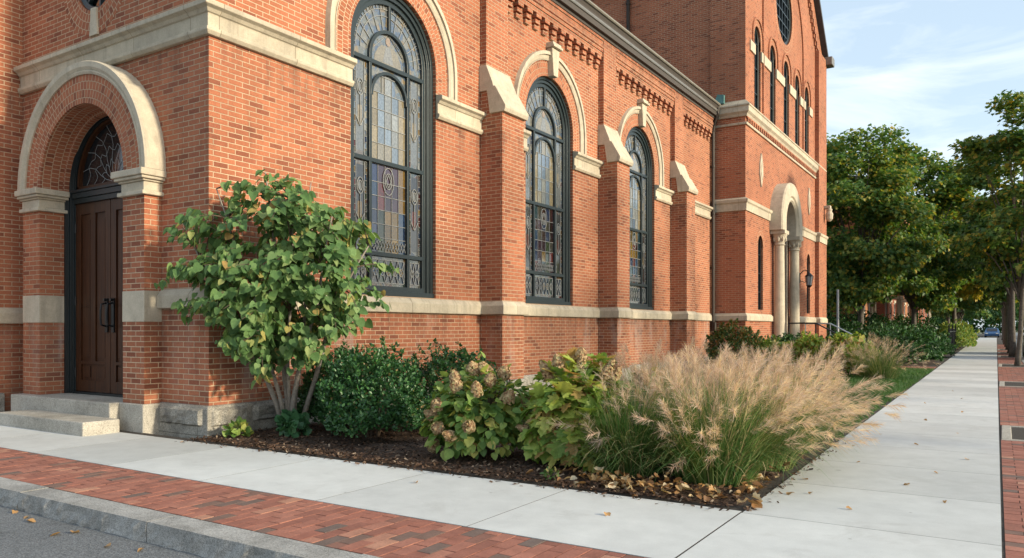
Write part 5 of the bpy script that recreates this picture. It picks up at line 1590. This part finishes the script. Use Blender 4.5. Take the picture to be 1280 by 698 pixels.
# =====================================================================
# ROW HOUSES, FENCE, POLE, CARS
# =====================================================================
def row_house(y0, y1, xf, h, label, brickmat, seed):
    t = thing('row_house', label, 'house', (xf, (y0+y1)/2, 0), 'brick row houses')
    r = random.Random(seed)
    mH = lambda s, z, d: (xf+d, s, z)
    W = y1-y0
    holes = []; wins = []
    for fl in range(3):
        z0 = 1.4+3.0*fl
        for k in range(3):
            c = y0+W*(k+.5)/3
            if fl == 0 and k == 0: continue
            wins.append((c, z0)); holes.append([(c-.5, z0), (c+.5, z0), (c+.5, z0+1.8), (c-.5, z0+1.8)])
    dc = y0+W/6
    holes.append([(dc-.55, .9), (dc+.55, .9), (dc+.55, 3.2), (dc-.55, 3.2)])
    b = MB(); b.panel([(y0, -.1), (y1, -.1), (y1, h), (y0, h)], holes, mH, 0, .15)
    for y in (y0, y1): b.add([(xf, y, -.1), (xf-11, y, -.1), (xf-11, y, h), (xf, y, h)], [(0, 1, 2, 3)])
    b.build('wall', brickmat, t)
    b = MB(); b.box(xf-11, xf+.35, y0-.05, y1+.05, h, h+.25); b.box(xf-.01, xf+.22, y0, y1, h-.35, h-.001)
    rf = b.build('roof', M_soffit, t)
    for c, z0 in wins:
        b = MB(); b.box(xf-.12, xf-.04, c-.5, c+.5, z0, z0+.07); b.box(xf-.12, xf-.04, c-.5, c+.5, z0+1.73, z0+1.8); b.box(xf-.12, xf-.04, c-.5, c-.43, z0+.071, z0+1.729); b.box(xf-.12, xf-.04, c+.43, c+.5, z0+.071, z0+1.729); b.box(xf-.12, xf-.05, c-.42, c+.42, z0+.87, z0+.93)
        w = b.build('window', M_white, t)
        b = MB(); b.add([mH(c-.49, z0+.01, -.10), mH(c+.49, z0+.01, -.10), mH(c+.49, z0+1.79, -.10), mH(c-.49, z0+1.79, -.10)], [(0, 1, 2, 3)]); b.build('pane', M_darkglass, w)
        b = MB(); b.box(xf-.02, xf+.08, c-.62, c+.62, z0-.14, z0-.005); b.build('sill', M_lime_p, w)
        b = MB(); b.box(xf-.02, xf+.05, c-.6, c+.6, z0+1.805, z0+2.0); b.build('lintel', M_lime_p, w)
    b = MB(); b.box(xf-.14, xf-.06, dc-.55, dc+.55, .9, 3.2); d = b.build('door', M_wood, t)
    b = MB()
    for i in range(5): b.box(xf+.002, xf+1.8-.32*i, dc-.8, dc+.8, -.1+.2*i*1.0+(0 if i == 0 else .0), .1+.2*i-.002*i)
    b.build('stoop', M_gran, t)
    for s in (-.75, .75):
        b = MB(); b.tube([(xf+.1, dc+s, 1.8), (xf+.6, dc+s, 1.8), (xf+1.9, dc+s, 1.0), (xf+1.9, dc+s, 0)], .03, 6)
        b.build('stair_rail', M_white, t)
    b = MB(); b.box(xf+.005, xf+1.0, dc-.85, dc+.85, 3.35, 3.55)
    for s in (-.7, .7): b.lathe([(.10, .9), (.085, 3.34)], (xf+.85, dc+s, 0), 10)
    b.build('porch', M_lime_p, t)
MB1 = brick_mat('house_brick_red', (.30, .085, .05), (.2, .06, .04), (.35, .25, .18), efflo=False)
MB2 = brick_mat('house_brick_orange', (.42, .17, .08), (.32, .12, .06), (.42, .32, .22), efflo=False)
row_house(46.5, 53.5, -9.5, 10.6, 'dark red brick row house just beyond the church, behind the big maple', MB1, 1)
row_house(53.6, 60.6, -8.0, 10.8, 'orange brick row house with white porch, behind the maples', MB2, 2)
row_house(60.7, 68.0, -7.2, 11.0, 'red brick row house third from the church', MB1, 3)
row_house(68.1, 76.0, -7.0, 11.5, 'orange brick row house fourth from the church', MB2, 4)
row_house(84.0, 94.0, -7.0, 13.6, 'taller brick house far along the avenue with a flat dark roof', MB1, 5)

fence = thing('iron_fence', 'black iron railing fence beside the pavement in front of the houses', 'fence', (-2.45, 46, 0))
b = MB()
for z in (.15, 1.05): b.box(wl(44)-.30, wl(44)-.27, 43.0, 49.0, z, z+.035)
b.build('fence_rail', M_iron, fence)
b = MB(); y = 43.05; x = wl(44)-.285
while y < 49: b.box(x-.008, x+.008, y-.008, y+.008, .05, 1.22); y += .11
b.build('pickets', M_iron, fence)
for y in (43.0, 46.0, 49.0):
    b = MB(); b.box(x-.035, x+.035, y-.035, y+.035, -.05, 1.3); b.lathe([(.02, 1.3), (.05, 1.36), (.01, 1.42)], (x, y, 0), 8); b.build('fence_post', M_iron, fence)

pole = MB(); pole.lathe([(.07, 0), (.055, .3), (.05, 3.0), (.05, 3.05)], (-6.55, 38.6, 0), 12)
pole.lathe([(.12, -.05), (.12, .05), (.075, .12)], (-6.55, 38.6, 0), 12)
tag(pole.build('metal_pole', M_pole, loc=(-6.55, 38.6, 0)), 'plain pale metal post standing at the far corner of the transept', 'post')

def car(label, x, y, paint, rz=0):
    t = thing('parked_car', label, 'car', (x, y, ROADZ), 'cars parked along the side street')
    prof = [(-2.2, .35), (-2.25, .62), (-2.1, .86), (-1.35, .95), (-.75, 1.38), (.55, 1.45), (1.45, 1.02), (2.1, .9), (2.25, .6), (2.2, .32)]
    b = MB()
    cols = []
    n = len(prof); V = []
    for s, ins in ((-.86, 1), (-.80, 0), (.80, 0), (.86, 1)):
        for yy_, z in prof:
            tw = .0 if z < 1.0 else (z-1.0)*.42
            V.append((x+(abs(s)-tw)*(1 if s > 0 else -1)*(1.0 if ins == 0 else 1.0), y+yy_, ROADZ+z-(0 if ins == 0 else .02)))
    F = [tuple(range(n-1, -1, -1)), tuple(range(3*n, 4*n))]
    for k in range(3):
        for i in range(n): F.append((k*n+i, k*n+(i+1) % n, (k+1)*n+(i+1) % n, (k+1)*n+i))
    b.add(V, F)
    b.build('body', paint, t, bevel=.04)
    b = MB()
    for s in (-1, 1):
        xo = x+s*.80
        b.prism([(-1.15, .98), (-.70, 1.32), (.48, 1.38), (1.15, 1.04)], lambda a, z, d: (xo-s*(z-1.0)*.40+d, y+a, ROADZ+z), -.03, .03)
    b.prism([(-1.33, .99), (-.80, 1.36), (-.77, 1.33), (-1.28, .96)], lambda a, z, d: (x+d, y+a-.02, ROADZ+z+.01), -.62, .62)
    b.prism([(1.42, 1.05), (.60, 1.45), (.58, 1.42), (1.38, 1.0)], lambda a, z, d: (x+d, y+a+.02, ROADZ+z+.01), -.62, .62)
    b.build('windows', M_darkglass, t)
    for s in (-1, 1):
        for a in (-1.38, 1.38):
            b = MB(); b.tube([(x+s*.66, y+a, ROADZ+.33), (x+s*.88, y+a, ROADZ+.33)], .33, 20); w = b.build('wheel', plain('tyre', (.02, .02, .02), .8) if 'tyre' not in bpy.data.materials else bpy.data.materials['tyre'], t, bevel=.03)
            b = MB(); b.tube([(x+s*.87, y+a, ROADZ+.33), (x+s*.89, y+a, ROADZ+.33)], .2, 14); b.build('rim', M_steel, w)
        b = MB(); b.box(x+s*.45, x+s*.75, y-2.27, y-2.2, ROADZ+.62, ROADZ+.76); b.build('headlight', M_white, t)
paint_w = plain('white_car_paint', (.70, .71, .72), .25, 0, .5, .02); paint_b = plain('blue_car_paint', (.05, .12, .25), .25, .2, .5, .02); paint_d = plain('dark_car_paint', (.03, .032, .036), .25, .2, .5, .02)
car('white car parked beyond the street tree trunks at the right edge', wr(38)+1.95, 38.0, paint_w)
car('dark car parked behind the white one', wr(45)+1.95, 44.6, paint_d)
car('small distant blue car crossing the end of the avenue', -1.4, 126.5, paint_b)

# =====================================================================
# SKY, SUN, CAMERA
# =====================================================================
SUN_AZ, SUN_EL = 3.2, 17.0         # azimuth measured from +X towards +Y
w = bpy.data.worlds.new('World'); scene.world = w; w.use_nodes = True
nt = w.node_tree; h = N(nt)
bg = nt.nodes['Background']
sky = h.n('ShaderNodeTexSky', sky_type='NISHITA')
sky.sun_disc = False; sky.sun_elevation = R(SUN_EL); sky.sun_rotation = R(90-SUN_AZ)
sky.air_density = 1.0; sky.dust_density = 1.6; sky.ozone_density = 1.2; sky.altitude = 0
tc = h.n('ShaderNodeTexCoord')
mp = h.n('ShaderNodeMapping'); h.l(tc.outputs['Generated'], mp.inputs[0]); mp.inputs['Scale'].default_value = (1.6, 1.6, 6.5); mp.inputs['Rotation'].default_value = (0, .12, .6)
cn = h.noise(mp.outputs[0], 2.1, 8, .6, .7)
cm = h.ramp(cn, [(.44, 0.0), (.72, .85)])
veil = h.mix(.50, sky.outputs[0], (4.4, 5.3, 6.0))
cl = h.mix(.55, sky.outputs[0], (8.2, 8.3, 8.3))
h.l(h.mix(cm, veil, cl), bg.inputs[0])
bg.inputs[1].default_value = .108

sun = bpy.data.lights.new('sun', 'SUN'); sun.energy = 2.65; sun.angle = R(3.5); sun.color = (1.0, .875, .65)
so = bpy.data.objects.new('sun', sun); COL.objects.link(so)
d = Vector((math.cos(R(SUN_AZ))*math.cos(R(SUN_EL)), math.sin(R(SUN_AZ))*math.cos(R(SUN_EL)), math.sin(R(SUN_EL))))
so.rotation_euler = (-d).to_track_quat('-Z', 'Y').to_euler(); so.location = d*60

cam = bpy.data.cameras.new('camera'); co = bpy.data.objects.new('camera', cam); COL.objects.link(co)
cam.sensor_width = 36; cam.lens = 963.66/1280*36; cam.shift_y = (411-349)/1280
cam.clip_start = .05; cam.clip_end = 3000
co.location = (0, 0, 1.22); co.rotation_euler = (R(90), 0, R(32.5456))
scene.camera = co

scene.render.engine = 'CYCLES'
scene.cycles.use_denoising = True
scene.cycles.max_bounces = 6; scene.cycles.diffuse_bounces = 3; scene.cycles.glossy_bounces = 3; scene.cycles.transmission_bounces = 3; scene.cycles.transparent_max_bounces = 4
scene.cycles.sample_clamp_indirect = 6
vs = scene.view_settings
vs.view_transform = 'Standard'; vs.look = 'None'; vs.gamma = 1; vs.use_curve_mapping = False; vs.exposure = 1.04
scene.render.resolution_x = 1024; scene.render.resolution_y = 558
